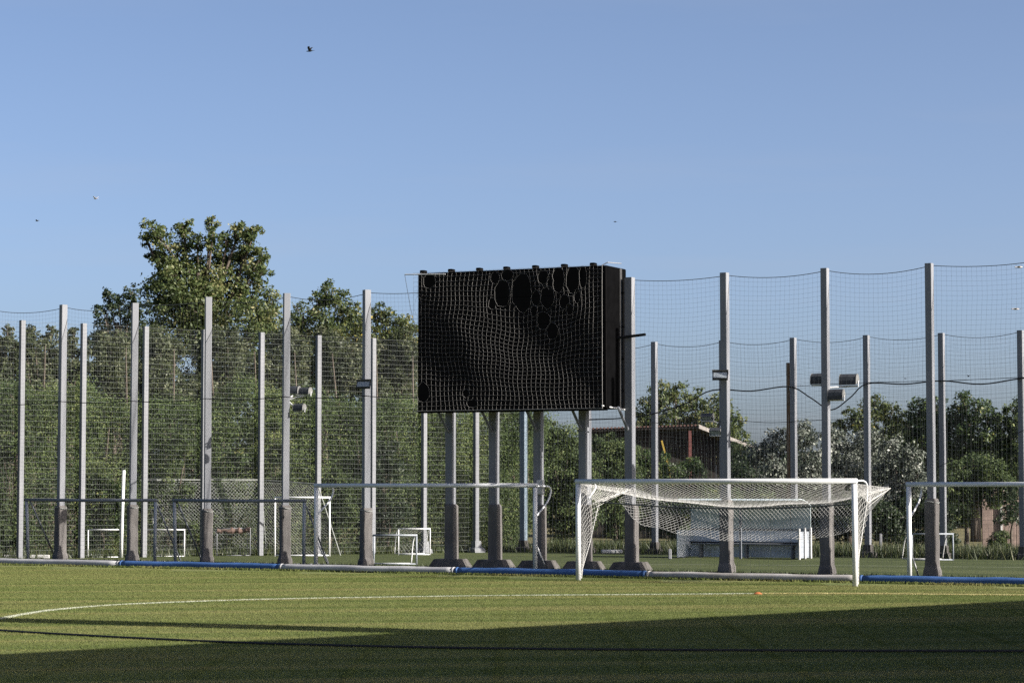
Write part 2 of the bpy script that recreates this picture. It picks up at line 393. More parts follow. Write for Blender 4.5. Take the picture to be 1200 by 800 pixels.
# ------------------------------------------------------------------ far fence: right run parallel to the near one, left run of welded mesh
def far_post(parent, b, h, s, rz, m, foot=True):
    po = square_post(MB(), b, h, s, rz).build('post', m, parent, True)
    if foot:
        mb = MB(); M3 = Matrix.Rotation(rz, 3, 'Z')
        rings = []
        for z, a in ((.004, .24), (.14, .22), (.2, .14), (.42, .125)):
            rings.append([Vector((b[0], b[1], z)) + M3 @ Vector((x * a * U(.9, 1.1), y * a * U(.9, 1.1), 0)) for x, y in ((-1, -1), (1, -1), (1, 1), (-1, 1))])
        mb.loft(rings).build('footing', M['concrete'] if m is not M['post_white'] else M['post_white'], po, True)
    return po
rfence = thing('netting_fence', 'lower ball netting fence with thin posts behind the dugout at the right', 'netting fence', F(TC, ROFF), -TH)
RT = [t_of(px, ROFF) for px in (767, 847, 930, 1016, 1104, 1197)]
rs = (RT[-1] - RT[0]) / 5
RTS = [RT[0] - 2 * rs, RT[0] - rs] + RT + [RT[-1] + rs, RT[-1] + 2 * rs]
RH = 7.5
for i, t in enumerate(RTS):
    far_post(rfence, F(t, ROFF), RH + U(-.03, .03), .19 if i else .22, -TH + R(U(-2, 2)), M['post'] if i else M['post_shaded'])
def rsurf(t0, t1, seed):
    return bay_surface(t0, t1, RH - .05, .16, ROFF - .12, seed)
lines = []; tc = []
for i in range(len(RTS) - 1):
    S = rsurf(RTS[i], RTS[i + 1], 300 + i); lines += net_lines(S, 20, 56, 'square', 6, 8); tc.append(S(np.linspace(0, 1, 9), np.ones(9)))
net_obj('net', lines, .0022, M['net_dark'], rfence); net_obj('top_rope', tc, .011, M['net_dark'], rfence)

lfence = thing('mesh_fence', 'pale wire mesh fence with slim posts in front of the tall hedge at the left', 'mesh fence', CL, 0)
LP = []
for px in (-48, 25, 97, 170, 239, 306, 373, 437, 497, 558):
    a = (px - 600) / FPX      # intersect the sight line with the fence line
    s_ = (a * C0.y - C0.x) / (ldir.x - a * ldir.y); LP.append((C0 + ldir * s_, s_ / LLEN))
LP.append((C0, 0.0))
lrz = math.atan2(-lnor.x, lnor.y)
lh = lambda f: 7.52 + .33 * f
for i, (p, f) in enumerate(LP[:-1]):
    far_post(lfence, (p.x, p.y), lh(f), .165, R(38 + U(-5, 5)), M['post_white'], i >= 8)
lines = []; lv = []
for i in range(len(LP) - 1):
    (p, f), (q, g) = LP[i], LP[i + 1]
    nz = int(lh(f) / .172); ph = U(0, 6)
    for j in range(nz + 1):
        uu = np.linspace(0, 1, 7); z = .08 + (lh(f) + (lh(g) - lh(f)) * uu - .12) * j / nz
        L = np.outer(1 - uu, (p.x, p.y, 0)) + np.outer(uu, (q.x, q.y, 0)); L[:, 2] = z - .03 * 4 * uu * (1 - uu) * math.sin(j * .7 + ph)
        L[:, :2] -= np.array([lnor.x, lnor.y]) * .1; lines.append(L)
    for j in range(34):
        u = j / 34; b = p.lerp(q, u); zt = lh(f) + (lh(g) - lh(f)) * u
        zz = np.linspace(.08, zt - .05, 5); L = np.stack([np.full(5, b.x) - lnor.x * .1 + np.sin(zz + j) * .012, np.full(5, b.y) - lnor.y * .1, zz], 1); lv.append(L)
net_obj('horizontal_wire', lines, .0034, M['net_wire'], lfence)
net_obj('vertical_wire', lv, .0010, M['net_wire'], lfence)
for o in lfence.children:
    if 'wire' in o.name: o['kind'] = 'stuff'

# ------------------------------------------------------------------ the big screen on its posts
OFFS = 1.5; XS0 = t_of(490, OFFS); ZB, ZT = 4.53, 8.47
TS = TH - R(4.2); P0S = F(XS0, OFFS); A711 = 111 / FPX
SW = (A711 * P0S.y - P0S.x) / (math.cos(TS) + A711 * math.sin(TS))
RS0 = P0S + Vector((math.sin(TS), math.cos(TS), 0)) * OFFS
scr = thing('big_screen', 'large black video screen raised on five concrete posts behind a torn net', 'screen', RS0, -TS)
# local: x along, y rear (+), z up
DEPTH = 1.4
mb = MB(); mb.bevbox((SW / 2, -OFFS + DEPTH / 2, (ZB + ZT) / 2), (SW, DEPTH, ZT - ZB), .02); cab = mb.build('cabinet', M['blackcloth'], scr)
nx, nz_ = 8, 5
for i in range(nx):
    for j in range(nz_):
        w_, h_ = SW / nx, (ZT - ZB) / nz_
        MB().bevbox((w_ * (i + .5), -OFFS - .012 + U(-.003, .003), ZB + h_ * (j + .5)), (w_ - .008, .028, h_ - .008), .004).build('display_panel', M['black'], cab)
MB().box((SW + .012, -OFFS + .96, (ZB + ZT) / 2), (.03, .15, ZT - ZB - .04)).build('side_strip', M['alu'], scr)
for z in (ZB + .5, ZB + 1.4, ZB + 2.3, ZB + 3.25):
    MB().box((SW + .03, -OFFS + 1.08, z), (.04, .05, .05)).build('latch', M['blackcloth'], scr)
for px in (494, 527, 560, 592, 626, 660, 694):
    a_ = (px - 600) / FPX; x = (a_ * P0S.y - P0S.x) / (math.cos(TS) + a_ * math.sin(TS))
    MB().bevbox((x, -OFFS + .1, ZT + .045), (.14, .22, .09), .015).build('lifting_lug', M['blackcloth'], scr)
MB().tube([(SW - .35, -OFFS + .5, ZT + .05), (SW - .2, -OFFS + .55, ZT + .13), (SW + .02, -OFFS + 1.0, ZT + .13)], .016, 6).build('top_rail', M['greypipe'], scr)
MB().tube([(0, -OFFS + .05, ZB - .02), (SW, -OFFS + .05, ZB - .02)], .05, 6).build('bottom_rail', M['blackcloth'], scr)
MB().tube([(-.42, -OFFS - .05, ZT - .02), (SW * .15, -OFFS - .03, ZT - .06)], .018, 6).build('net_arm', M['steel'], scr)
MB().tube([(SW - .1, -OFFS - .1, ZB + .06), (SW + .12, -.75, ZB - .02), (SW + .2, -.1, ZB - .04)], .022, 8).build('stay_rod', M['steel'], scr)
MB().tube([(SW - .05, -OFFS + .80, 6.50), (SW + .3, -OFFS + .80, 6.53), (SW + .86, -OFFS + .72, 6.57)], .04, 6).build('bracket_arm', M['cable'], scr)
sup_t = [T0 - STEP, T0 - STEP / 2, T0, T0 + STEP / 2, T0 + STEP]
for i, t in enumerate(sup_t):
    pl_ = FR[scr.name].inverted() @ F(t); x, y0 = pl_.x, pl_.y; s = .235
    po = square_post(MB(), (x, y0), 8.2 if i in (0, 2, 4) else 7.9, s, R(U(-2, 2))).build('support_post', M['post'], scr)
    mb = MB(); rings = []
    for z, a in ((.24, .165), (.9, .162), (1.65, .158), (1.80, .155), (1.86, .12)):
        rings.append([Vector((x + .05 + sx * a * U(.985, 1.015), y0 + sy * a * U(.985, 1.015) - .03, z + U(-.008, .008))) for sx, sy in ((-.9, -1), (.8, -1), (1, -.8), (1, .8), (.8, 1), (-.8, 1), (-1, .9), (-1, -.8))])
    mb.loft(rings).build('collar', M['sleeve'], po)
    mb = MB(); rings = []
    for z, a, d in ((.0, .50, .42), (.07, .50, .42), (.25, .40, .33), (.27, .385, .315)):
        rings.append([Vector((x + sx * a * U(.985, 1.015), y0 + sy * d * U(.985, 1.015), z + .003 + U(0, .008))) for sx, sy in ((-.96, -1), (.96, -1), (1, -.94), (1, .94), (.96, 1), (-.96, 1), (-1, .94), (-1, -.94))])
    mb.loft(rings).build('base_block', M['concrete'], po)
    MB().tube([(x - .02, y0 - .12, 3.95), (x - .02, y0 - .80, ZB + .02)], .04, 6).build('brace', M['greypipe'], po)
jb = FR[scr.name].inverted() @ F(T0, .2)
MB().bevbox((jb.x + .17, jb.y, 2.35), (.2, .14, .42), .02).build('junction_box', M['whitemat'], scr)

# torn net hung in front of the screen
tn = thing('torn_net', 'torn white netting hanging in front of the black screen', 'net', P0S, -TS)
HT = ZT - ZB
hol = []
for cx, cy, rx, ry in ((150, 150, 30, 32), (100, 262, 15, 45), (480, 205, 37, 62), (568, 200, 46, 84), (503, 122, 26, 26), (448, 132, 20, 30), (437, 250, 17, 26), (630, 222, 20, 34),
                       (680, 220, 31, 48), (622, 280, 16, 24), (664, 322, 28, 40), (703, 370, 26, 36), (726, 142, 26, 58), (790, 142, 30, 66), (832, 128, 17, 46), (754, 240, 23, 32), (776, 272, 17, 26),
                       (808, 212, 14, 30), (660, 130, 24, 30), (690, 150, 14, 34), (125, 640, 30, 44), (345, 690, 24, 18), (318, 645, 15, 18)):
    u = (cx - 78) / 837; yt = 115 - 43 * u; v = 1 - (cy - yt) / (722 - yt - 8 * u)
    hol.append((u, v, rx / 837, ry / 612))
def tdisp(u, v):
    du = .006 * np.sin(7 * v + 3 * u) + .010 * np.sin(3.1 * v + 9 * u) * (1 - v) + .004 * np.sin(23 * v + 11 * u)
    dv = .012 * np.sin(6 * u + 2 * v) + .016 * np.sin(3.2 * u + 5 * v) * np.sin(2 * v) + .0035 * np.sin(31 * u)
    dv = dv - .05 * np.exp(-((u - .62) / .22) ** 2) * np.exp(-((v - .55) / .25) ** 2)
    for a, b, p, q in hol:
        r2 = ((u - a) / (p * 1.5)) ** 2 + ((v - b) / (q * 1.4)) ** 2
        w = np.exp(-r2) * .35
        du = du + (u - a) * w; dv = dv + (v - b) * w
    return u + du * np.minimum(1, 6 * u) * np.minimum(1, 6 * (1 - u)), v + dv * np.minimum(1, 5 * (1 - v)) * np.minimum(1, 5 * v)
def tpos(u, v):
    uu, vv = tdisp(np.asarray(u, float), np.asarray(v, float))
    x = uu * SW; z = ZB - .02 + vv * (HT + .01)
    y = -.24 - .05 * np.sin(np.clip(vv, 0, 1) * 3.14) * (.6 + .4 * np.sin(uu * 9 + vv * 4)) - .05
    return np.stack([x, y, z], 1)
def inside(u, v, k=1.0):
    m = np.zeros(len(u), bool)
    for a, b, p, q in hol:
        m |= ((u - a) / p) ** 2 + ((v - b) / q) ** 2 < k
    return m
tl = []
NU, NV, SS = 44, 30, 4
def cut(u, v):
    uu, vv = tdisp(u, v); m = inside(uu, vv); P = tpos(u, v); run = []
    for i in range(len(u)):
        if m[i]:
            if len(run) > 1: tl.append(np.array(run))
            run = []
        else: run.append(P[i])
    if len(run) > 1: tl.append(np.array(run))
for i in range(NU + 1):
    v = np.linspace(0, 1, NV * SS + 1); cut(np.full(len(v), i / NU), v)
for j in range(NV + 1):
    u = np.linspace(0, 1, NU * SS + 1); cut(u, np.full(len(u), j / NV))
def raw(u, v):
    y = -.24 - .05 * np.sin(np.clip(v, 0, 1) * 3.14) * (.6 + .4 * np.sin(u * 9 + v * 4)) - .052
    return np.stack([u * SW, y, ZB - .02 + v * (HT + .01)], 1)
rims = []
for a, b, p, q in hol:
    n = random.randint(9, 13); an = np.sort(RNG.uniform(0, 6.28, n * 1)) if n > 80 else np.arange(n) * 6.283 / n + RNG.uniform(-.15, .15, n)
    an = np.append(an, an[0] + 6.283); rr = RNG.uniform(.94, 1.10, len(an)); rr[-1] = rr[0]
    pts = [(a + p * rr[i] * math.cos(an[i]), min(b + q * rr[i] * math.sin(an[i]), .998)) for i in range(len(an))]
    P = []
    for i in range(len(pts) - 1):
        for s_ in range(3):
            f = s_ / 3; P.append((pts[i][0] * (1 - f) + pts[i + 1][0] * f, pts[i][1] * (1 - f) + pts[i + 1][1] * f))
    P.append(P[0]); P = np.array(P); rims.append(raw(np.clip(P[:, 0], 0, 1), P[:, 1]))
net_obj('net', tl, .0029, M['net_torn'], tn, False)
for rm_ in rims: net_obj('torn_edge', [rm_], .0032, M['net_torn'], tn, False)
ed = tpos(np.full(30, 1.0), np.linspace(0, 1, 30))
MB().tube([Vector(p) for p in ed], .008, 5).build('edge_rope', M['net_torn'], tn)
ed = tpos(np.linspace(0, 1, 40), np.zeros(40)); MB().tube([Vector(p) for p in ed], .012, 5).build('hem_rope', M['net_torn'], tn)
MB().tube([(-.42, -.05, ZT - .03), (-.24, -.03, ZT - 1.0), (-.03, -.03, ZT - 1.75)], .007, 4).build('guy_line', M['net_pale'], tn)

# ------------------------------------------------------------------ goals
def full_goal(name, label, t0, w, off, h, r, m, brace=True, only_left=False):
    g = thing(name, label, 'goal', F(t0, off), -TH, None)
    for i, x in enumerate((0, w)):
        MB().tube([(x, 0, 0), (x, 0, h * .5), (x, 0, h - r)], r, 14).build('post', m, g, smooth=True)
    MB().tube([(-r, 0, h), (w / 2, 0, h), (w + r, 0, h)], r * .98, 14).build('crossbar', m, g, smooth=True)
    if brace:
        for x in ((0, w)):
            MB().tube(smooth_path([(x, .0, h - .02), (x + .03, .45, h - .02), (x + .03, .78, h - .05), (x + .03, .84, h - .22), (x + .02, .62, h - .5), (x, .03, h - .88)], 5), .026, 8).build('net_bracket', m, g, smooth=True)
            MB().tube([(x, .03, .78), (x + .02, .62, .02)], .024, 8).build('foot_brace', m, g, smooth=True)
    return g
full_goal('football_goal', 'white goal frame without a net standing under the big screen', t_of(371, .85), 7.44, .85, 2.40, .062, M['white'])
full_goal('football_goal', 'white goal frame without a net cut off at the right edge', t_of(1064, .85), 7.44, .85, 2.42, .062, M['white'])

# front goal with its lifted net
TG = 5.46; GOFF = 6.14; GW = 7.44; GH = 2.49
fg = full_goal('football_goal', 'white goal nearest the camera with its net tied up off the grass', TG, GW, GOFF, GH, .066, M['white'], False)
tipL, tipR = np.array([.02, 2.9, 2.30]), np.array([GW + .1, 2.0, 2.33])
def rear_line(u):
    u = np.asarray(u, float); P = np.outer(1 - u, tipL) + np.outer(u, tipR)
    sag = np.where(u < .5, 1 - (1 - 2 * u) ** 2.6, 1 - (2 * u - 1) ** 2.6)
    P[:, 2] -= .44 * sag + .03 * np.sin(u * 17); P[:, 1] -= .25 * sag
    return P
def S_top(u, v):
    a = np.stack([np.clip(u, .004, .996) * GW, np.full(len(u), .02), np.full(len(u), GH - .05)], 1); b = rear_line(u)
    P = a * (1 - v)[:, None] + b * v[:, None]
    P[:, 2] -= .16 * 4 * v * (1 - v) * (.5 + 2 * u * (1 - u)); return P
def S_bag(u, v):
    a = rear_line(u); x = .05 + u * (GW + .0)
    zb = np.interp(u, [0, .07, .14, .3, .5, .68, .84, .93, 1], [2.02, 1.62, 1.36, 1.14, .99, 1.07, 1.12, 1.40, 2.1])
    yb = np.interp(u, [0, .1, .5, .9, 1], [2.1, 1.6, 1.5, 1.3, 1.7])
    b = np.stack([x, yb, zb], 1); P = a * (1 - v)[:, None] + b * v[:, None]
    P[:, 1] += .35 * np.sin(v * 3.14) * np.sin(np.clip(u, 0, 1) * 3.14); P[:, 2] += .03 * np.sin(u * 40) * v; return P
def S_side(x, zt, dt):
    def S(u, v):
        edge_d = dt * v + .10 * (1 - v); edge_z = .06 + (zt - .06) * v
        d = edge_d * u; z = (.06 + (GH - .1) * v) * (1 - u) + edge_z * u
        return np.stack([np.full(len(u), x) + .05 * np.sin(u * 3 + v * 5) * u + .02, d + .02, z], 1)
    return S
def S_tri(x0, tip, mid):
    def S(u, v):
        a = np.array([x0, .02, GH - .06]); b = tip; c = mid
        top = np.outer(1 - u, a) + np.outer(u, b); m_ = np.outer(1 - u, a - [0, 0, .12]) + np.outer(u, c)
        return top * (1 - v)[:, None] + m_ * v[:, None]
    return S
gl = net_lines(S_top, 58, 10, 'd') 
bagl = net_lines(S_bag, 66, 8, 'd')
sidel = net_lines(S_side(.0, 1.92, 1.09), 7, 14, 'd') + net_lines(S_tri(.0, tipL, np.array([.02, 1.09, 1.92])), 18, 4, 'd')
sider = net_lines(S_side(GW, 1.98, .8), 6, 14, 'd') + net_lines(S_tri(GW, tipR, np.array([GW + .02, .8, 1.98])), 13, 5, 'd')
net_obj('roof_net', gl, .0036, M['net_white'], fg, False)
net_obj('back_net', bagl, .0040, M['net_white'], fg, False)
net_obj('side_net', sidel, .0038, M['net_white'], fg, False); net_obj('side_net', sider, .0038, M['net_white'], fg, False)
# gathered folds of net along the rear rope and the corners
gat = []
for k in range(9):
    u = np.linspace(0, 1, 60); P = rear_line(u); P[:, 2] += .05 * np.sin(u * 30 + k) * .5 + U(-.05, .05); P[:, 1] += U(-.05, .05); gat.append(P)
for k in range(7):
    f = np.linspace(0, 1, 12)[:, None]; e = np.array([-.02, 1.09, 1.93 + U(-.08, .1)])
    gat.append(tipL * (1 - f) + (e + [0, U(-.6, .1), 0]) * f)
    e = np.array([GW + .02, .8, 1.98 + U(-.12, .25)]); gat.append((tipR + [.05, 0, 0]) * (1 - f) + e * f)
net_obj('gathered_net', gat, .005, M['net_white'], fg, False)
mid = rear_line(np.linspace(0, 1, 30)); mid[:, 2] = np.minimum(mid[:, 2] - .02, 2.02); mid[:, 1] -= .1
mid[0] = [.2, 1.2, 1.97]; 
MB().tube([Vector((.03 + f * GW, 1.1 - .3 * f, 1.97 - .15 * 4 * f * (1 - f))) for f in [i / 20 for i in range(21)]], .020, 5).build('lifting_cord', M['net_dark'], fg)
MB().tube(smooth_path([(GW, 0, GH), (GW, .55, GH + .01), (GW, .80, GH - .08), (GW, .82, GH - .3), (GW, .78, 1.98)], 5), .022, 8).build('net_bracket', M['white'], fg, smooth=True)
MB().tube(smooth_path([(0, 0, GH), (0, .7, GH - .02), (0, .95, GH - .14), (0, .55, 2.05)], 5), .018, 8).build('net_bracket', M['white'], fg, smooth=True)
MB().tube([(GW + .01, .79, 1.98), (GW, .3, .9), (GW, .06, .3)], .014, 6).build('edge_rope', M['net_white'], fg)
MB().tube([(.01, 1.08, 1.92), (.0, .6, .9), (0, .08, .08)], .014, 6).build('edge_rope', M['net_white'], fg)

# low dark goals at the left
def dark_goal(label, px0, px1, off, h, lean):
    t0, t1 = t_of(px0, off), t_of(px1, off); w = t1 - t0
    g = thing('training_goal', label, 'goal', F(t0, off), -TH)
    r = .05
    MB().tube([(0, 0, 0), (-lean * .5, 0, h * .6), (-lean, 0, h - r)], r, 10).build('post', M['bluegrey'], g, smooth=True)
    MB().tube([(w, 0, 0), (w, 0, h - r)], r, 10).build('post', M['bluegrey'], g, smooth=True)
    MB().tube([(-lean - r, 0, h), (w / 2, 0, h - .015), (w + r, 0, h)], r, 10).build('crossbar', M['greypipe'], g, smooth=True)
    for x in (.02, w - .02):
        MB().tube([(x, .03, h - .02), (x + .02, 1.3, .03)], .025, 8).build('back_stay', M['greypipe'], g, smooth=True)
    MB().tube([(.02, 1.3, .03), (w, 1.3, .03)], .022, 8).build('ground_bar', M['greypipe'], g, smooth=True)
    return g
dark_goal('low dark grey goal frame with leaning left post at the far left', 35, 183, 1.0, 1.95, .09)
dark_goal('low dark grey goal frame standing left of the white net-less goal', 207, 357, 1.0, 1.95, .06)

def small_goal(label, px0, px1, yt, yb, d=.8, m=None, rear=None, r=.020, net=None, arch=True, rz=0.0, grp=None):
    p0, p1 = ground(px0, yb), ground(px1, yb); w = p1.x - p0.x; h = (yb - yt) / FPX * p0.y
    g = thing('small_goal', label, 'small goal', p0, rz, grp); m = m or M['white']; rear = rear or m
    for x in (0, w): MB().tube([(x, 0, 0), (x, 0, h - r)], r, 8).build('post', m, g, smooth=True)
    MB().tube([(-r, 0, h), (w + r, 0, h)], r, 8).build('crossbar', m, g, smooth=True)
    MB().tube([(0, 0, r), (w, 0, r)], r * .8, 8).build('ground_bar', m, g, smooth=True)
    if arch:
        for x in (0, w):
            MB().tube(smooth_path([(x, 0, h), (x - .05, d * .45, h * .98), (x - .12, d * .75, h * .75), (x - .18, d, .02)], 4), r * .7, 7).build('rear_arch', rear, g, smooth=True)
        MB().tube([(-.18, d, .03), (w - .18, d, .03)], r * .6, 7).build('rear_bar', rear, g, smooth=True)
    if net:
        def S(u, v): return np.stack([u * w - .12 * v, d * np.minimum(1, v * 1.3), h * (1 - v ** 2.2) + .03], 1)
        net_obj('net', net_lines(S, max(6, int(w / .12)), 12, 'd'), .004, net, g, False)
    return g
small_goal('small white five-a-side goal beside the tall white pole', 103, 141, 620.5, 653, .9, net=M['net_dark'])
small_goal('small white goal between the two low dark goals', 170, 216, 620.5, 652, .9, net=M['net_dark'])
small_goal('small white goal with grey net left of the screen posts', 467, 504, 619.5, 650, .9, net=M['net_pale'])
small_goal('grey-barred small goal with white curved legs beside a padded post', 438, 488, 627, 661.5, .5, M['bluegrey'], M['white'], .028)
small_goal('thin pale green small goal behind the right-hand goal frame', 1069, 1117, 625.5, 656.5, .9, M['bluegrey'], M['whitemat'], .026)
rg = small_goal('thin small goal frame with red-brown net rolled on its bar', 254, 293, 619, 651, .6, M['post_white'], None, .02)
w_ = ground(293, 651).x - ground(254, 651).x; h_ = 32 / FPX * ground(254, 651).y
MB().tube([(w_ * i / 9, U(-.03, .03), h_ - .08 + U(-.04, .03)) for i in range(10)], [.06 + U(0, .06) for i in range(10)], 7).build('rolled_net', M['rust'], rg)
tg = small_goal('white mid-sized goal frame seen through the second dark goal', 322, 386, 583, 651.5, 1.2, M['white'], None, .032, arch=False)

# netted full goal behind, seen from the rear
Yb = 83.0
bg_ = thing('netted_goal', 'goal draped in white net standing behind the low dark goals', 'goal', ground(240, 650.2), 0)
A = [np.array(at(*q)) for q in ((172, 562, 82.5), (306, 562, 84.0), (372, 567, 82.0))]
Bt = [np.array(ground(185, 650.5)), np.array(ground(312, 649.8)), np.array(ground(399, 650.5))]
def quadS(a, b, c, d, bul=.25, sl=0):
    def S(u, v):
        P = (np.outer((1 - u) * (1 - v), a) + np.outer(u * (1 - v), b) + np.outer((1 - u) * v, c) + np.outer(u * v, d))
        P[:, 1] += bul * np.sin(3.14 * v) * np.sin(3.14 * u); P[:, 2] -= .08 * np.sin(3.14 * u) * (1 - v); return P
    return S
net_obj('net', net_lines(quadS(A[0], A[1], Bt[0], Bt[1], -.3), 32, 20, 'd') + net_lines(quadS(A[1], A[2], Bt[1], Bt[2], -.3), 22, 20, 'd'), .0050, M['net_pale'], bg_)
V_ = lambda q: Vector(q)
MB().tube([V_(A[0]), V_(A[1])], .02, 6).build('top_bar', M['net_pale'], bg_, True)
MB().tube([V_(A[1]), V_(A[2])], .02, 6).build('side_bar', M['net_pale'], bg_, True)
MB().tube([V_(A[1]), V_(Bt[1])], .02, 6).build('rear_post', M['net_pale'], bg_, True)
MB().tube([V_(A[0]), V_(Bt[0])], .02, 6).build('rear_post', M['net_pale'], bg_, True)
MB().tube([V_(A[2]), V_(Bt[2])], .02, 6).build('rear_post', M['net_pale'], bg_, True)
gp = ground(142, 653)
po = MB().tube([gp, gp + Vector((.02, 0, 1.4)), gp + Vector((.06, 0, 2.92))], .055, 10).build('white_pole', M['white'], smooth=True)
tag(po, 'plain white pole standing upright beside the small left goal', 'pole')
pl = MB(); p0, p1 = ground(-60, 654.0), ground(58, 654.0); pl.bevbox(((p0 + p1) / 2 + Vector((0, 0, .06))), ((p1 - p0).length, .10, .12), .01, 0)
tag(pl.build('white_kerb_board', M['whitemat']), 'long white board lying on the ground at the far left', 'board')
pl = MB(); p0, p1 = ground(28, 652.6), ground(120, 652.6); pl.bevbox(((p0 + p1) / 2 + Vector((0, 0, .06))), ((p1 - p0).length, .10, .11), .01, 0)
tag(pl.build('white_kerb_board', M['whitemat']), 'white board on the ground behind the leaning dark goal', 'board')

# ------------------------------------------------------------------ padding tubes along the pitch edge
TOFF = 4.15
segs = [(-120, 143, 'pipe_white', 'pale grey padding tube on the grass edge at the far left'),
        (143, 330, 'pipe_blue', 'blue padding tube in front of the low dark goals'),
        (330, 534, 'pipe_white', 'white padding tube in front of the net-less white goal'),
        (534, 757, 'pipe_blue', 'blue padding tube below the big screen posts'),
        (757, 1005, 'pipe_dirty', 'grubby white padding tube crossing behind the netted front goal'),
        (1005, 1330, 'pipe_blue', 'blue padding tube at the right end of the pitch edge')]
for i, (x0, x1, mm, lab) in enumerate(segs):
    t0, t1 = t_of(x0, TOFF), t_of(x1, TOFF); n = 24; pts = []; rad = []
    for q in range(n + 1):
        f = q / n; t = t0 + .02 + (t1 - t0 - .04) * f
        wob = (.10 * math.sin(f * 3.1) * (-1 if i % 2 else 1) + .02 * math.sin(f * 11 + i)) if i else .03 * math.sin(f * 9)
        pts.append(F(t, TOFF + wob, .105 + .006 * math.sin(f * 17 + i))); rad.append((.098 if mm != 'pipe_dirty' else .092) + U(-.004, .004))
    rad[0] *= .9; rad[-1] *= .9
    root = thing('padding_tube', lab, 'padding tube', F((t0 + t1) / 2, TOFF), -TH, 'padding tubes laid end to end along the pitch edge')
    MB().tube(pts, rad, 14).build('tube_cover', M[mm], root, True, True)
    for f in (0, 1):
        p = pts[0] if f == 0 else pts[-1]; d = (pts[1] - pts[0]).normalized()
        MB().tube([p - d * .03 * (1 if f == 0 else -1) * 0, p + d * (.07 if f == 0 else -.07)], .101, 14).build('end_band', M[mm], root, True, True)

hose = smooth_path([ground(*q, z=.03) for q in ((-60, 731), (0, 738), (100, 744), (200, 749), (300, 753), (450, 757), (600, 759.5), (800, 761), (1000, 762), (1300, 762.5))], 8)
tag(MB().tube([p + Vector((0, U(-.01, .01), 0)) for p in hose], .019, 7).build('black_hose', M['cable']), 'thin black hose lying across the grass into the shade', 'hose')
mk = thing('marker_cone', 'flat orange marker disc lying on the touch line', 'marker', ground(888, 696.5))
rings = []
for z, r in ((.014, .10), (.025, .10), (.055, .05), (.06, .04)): rings.append([Vector((r * math.cos(a), r * math.sin(a), z)) for a in [2 * math.pi * k / 16 for k in range(16)]])
MB().loft(rings).build('disc', M['orange'], mk, smooth=False)

# ------------------------------------------------------------------ floodlights
def floodlight(label, pos, rz, s, tilt=.5, grp=None, post=None):
    g = thing('floodlight', label, 'floodlight', pos, rz, grp)
    Rt = Matrix.Rotation(tilt, 3, 'X')
    prof = [(-.36, -.10), (-.33, .06), (-.24, .26), (-.06, .36), (.14, .34), (.27, .22), (.33, .04), (.33, -.10)]
    L = lambda x, y, z: Rt @ Vector((x * s, y * s, z * s))
    mb = MB(); n = len(prof)
    mb.loft([[L(-.44, y, z) for y, z in prof], [L(0, y, z * 1.03) for y, z in prof], [L(.44, y, z) for y, z in prof]]).build('housing', M['flood'], g)
    for sx in (-1, 1):
        mb = MB(); mb.loft([[L(sx * .447, y * 1.04, z * 1.04) for y, z in prof], [L(sx * .475, y * 1.04, z * 1.04) for y, z in prof]]).build('end_plate', M['floodside'], g)
    mb = MB(); mb.loft([[L(x, y, -.105) for x, y in ((-.46, -.42), (.46, -.42), (.46, .38), (-.46, .38))], [L(x, y, -.16) for x, y in ((-.46, -.42), (.46, -.42), (.46, .38), (-.46, .38))]]).build('front_frame', M['flood'], g)
    mb = MB(); mb.loft([[L(x, y, -.162) for x, y in ((-.40, -.36), (.40, -.36), (.40, .32), (-.40, .32))], [L(x, y, -.17) for x, y in ((-.40, -.36), (.40, -.36), (.40, .32), (-.40, .32))]]).build('glass', M['glass'], g)
    MB().tube([L(-.5, 0, 0), (-.5 * s, 0, -.3 * s), (.5 * s, 0, -.3 * s), L(.5, 0, 0)], .022, 6).build('yoke', M['steel'], g)
    if post is not None:
        d = FR[g.name].inverted() @ Vector(post); MB().tube([(0, 0, -.3 * s), d], .025, 6).build('mount_arm', M['steel'], g)
    return g
def on_post(t, off, z): return F(t, off, z)
def fl_at(label, px, py, Y, rz, s, tilt, postpt, grp):
    return floodlight(label, at(px, py, Y), rz, s, tilt, grp, postpt)
g3 = 'floodlights clustered on a tall fence post'
p3 = F(T0 + 3 * STEP, -.05, 5.0)
fl_at('drum floodlight behind the right-hand fence post, left of its cluster', 961, 445, 64.3, R(-28), .48, .25, p3, g3)
fl_at('drum floodlight with pale end plate, rightmost of the right cluster', 995, 446, 63.9, R(-24), .50, .2, p3, g3)
fl_at('lowest drum floodlight below the right-hand cluster', 980, 463, 63.6, R(-24), .44, .3, p3, g3)
p3 = F(T0 - 3 * STEP, -.05, 5.0)
fl_at('drum floodlight with pale end plate, upper right of left cluster', 358, 459, 72.6, R(-26), .38, .15, p3, g3)
fl_at('lower drum floodlight hanging on the left-hand fence post', 351, 478, 72.4, R(-26), .37, .2, p3, g3)
fl_at('floodlight half hidden behind the left-hand fence post', 344, 458, 73.4, R(-20), .42, .2, p3, g3)
def slim(label, px, py, Y, postpt):
    g = thing('lamp', label, 'floodlight', at(px, py, Y), R(-8)); Rt = Matrix.Rotation(R(-38), 3, 'X')
    mb = MB(); mb.box((0, 0, 0), (.42, .07, .24), m=Rt); mb.build('housing', M['flood'], g)
    mb = MB(); mb.box(Rt @ Vector((0, -.041, 0)), (.36, .012, .19), m=Rt); mb.build('glass', M['glass'], g)
    mb = MB(); mb.box(Rt @ Vector((0, -.02, .135)), (.44, .16, .02), m=Rt); mb.build('visor', M['floodside'], g)
    MB().tube([(0, .04, 0), FR[g.name].inverted() @ Vector(postpt)], .022, 6).build('mount_arm', M['steel'], g)
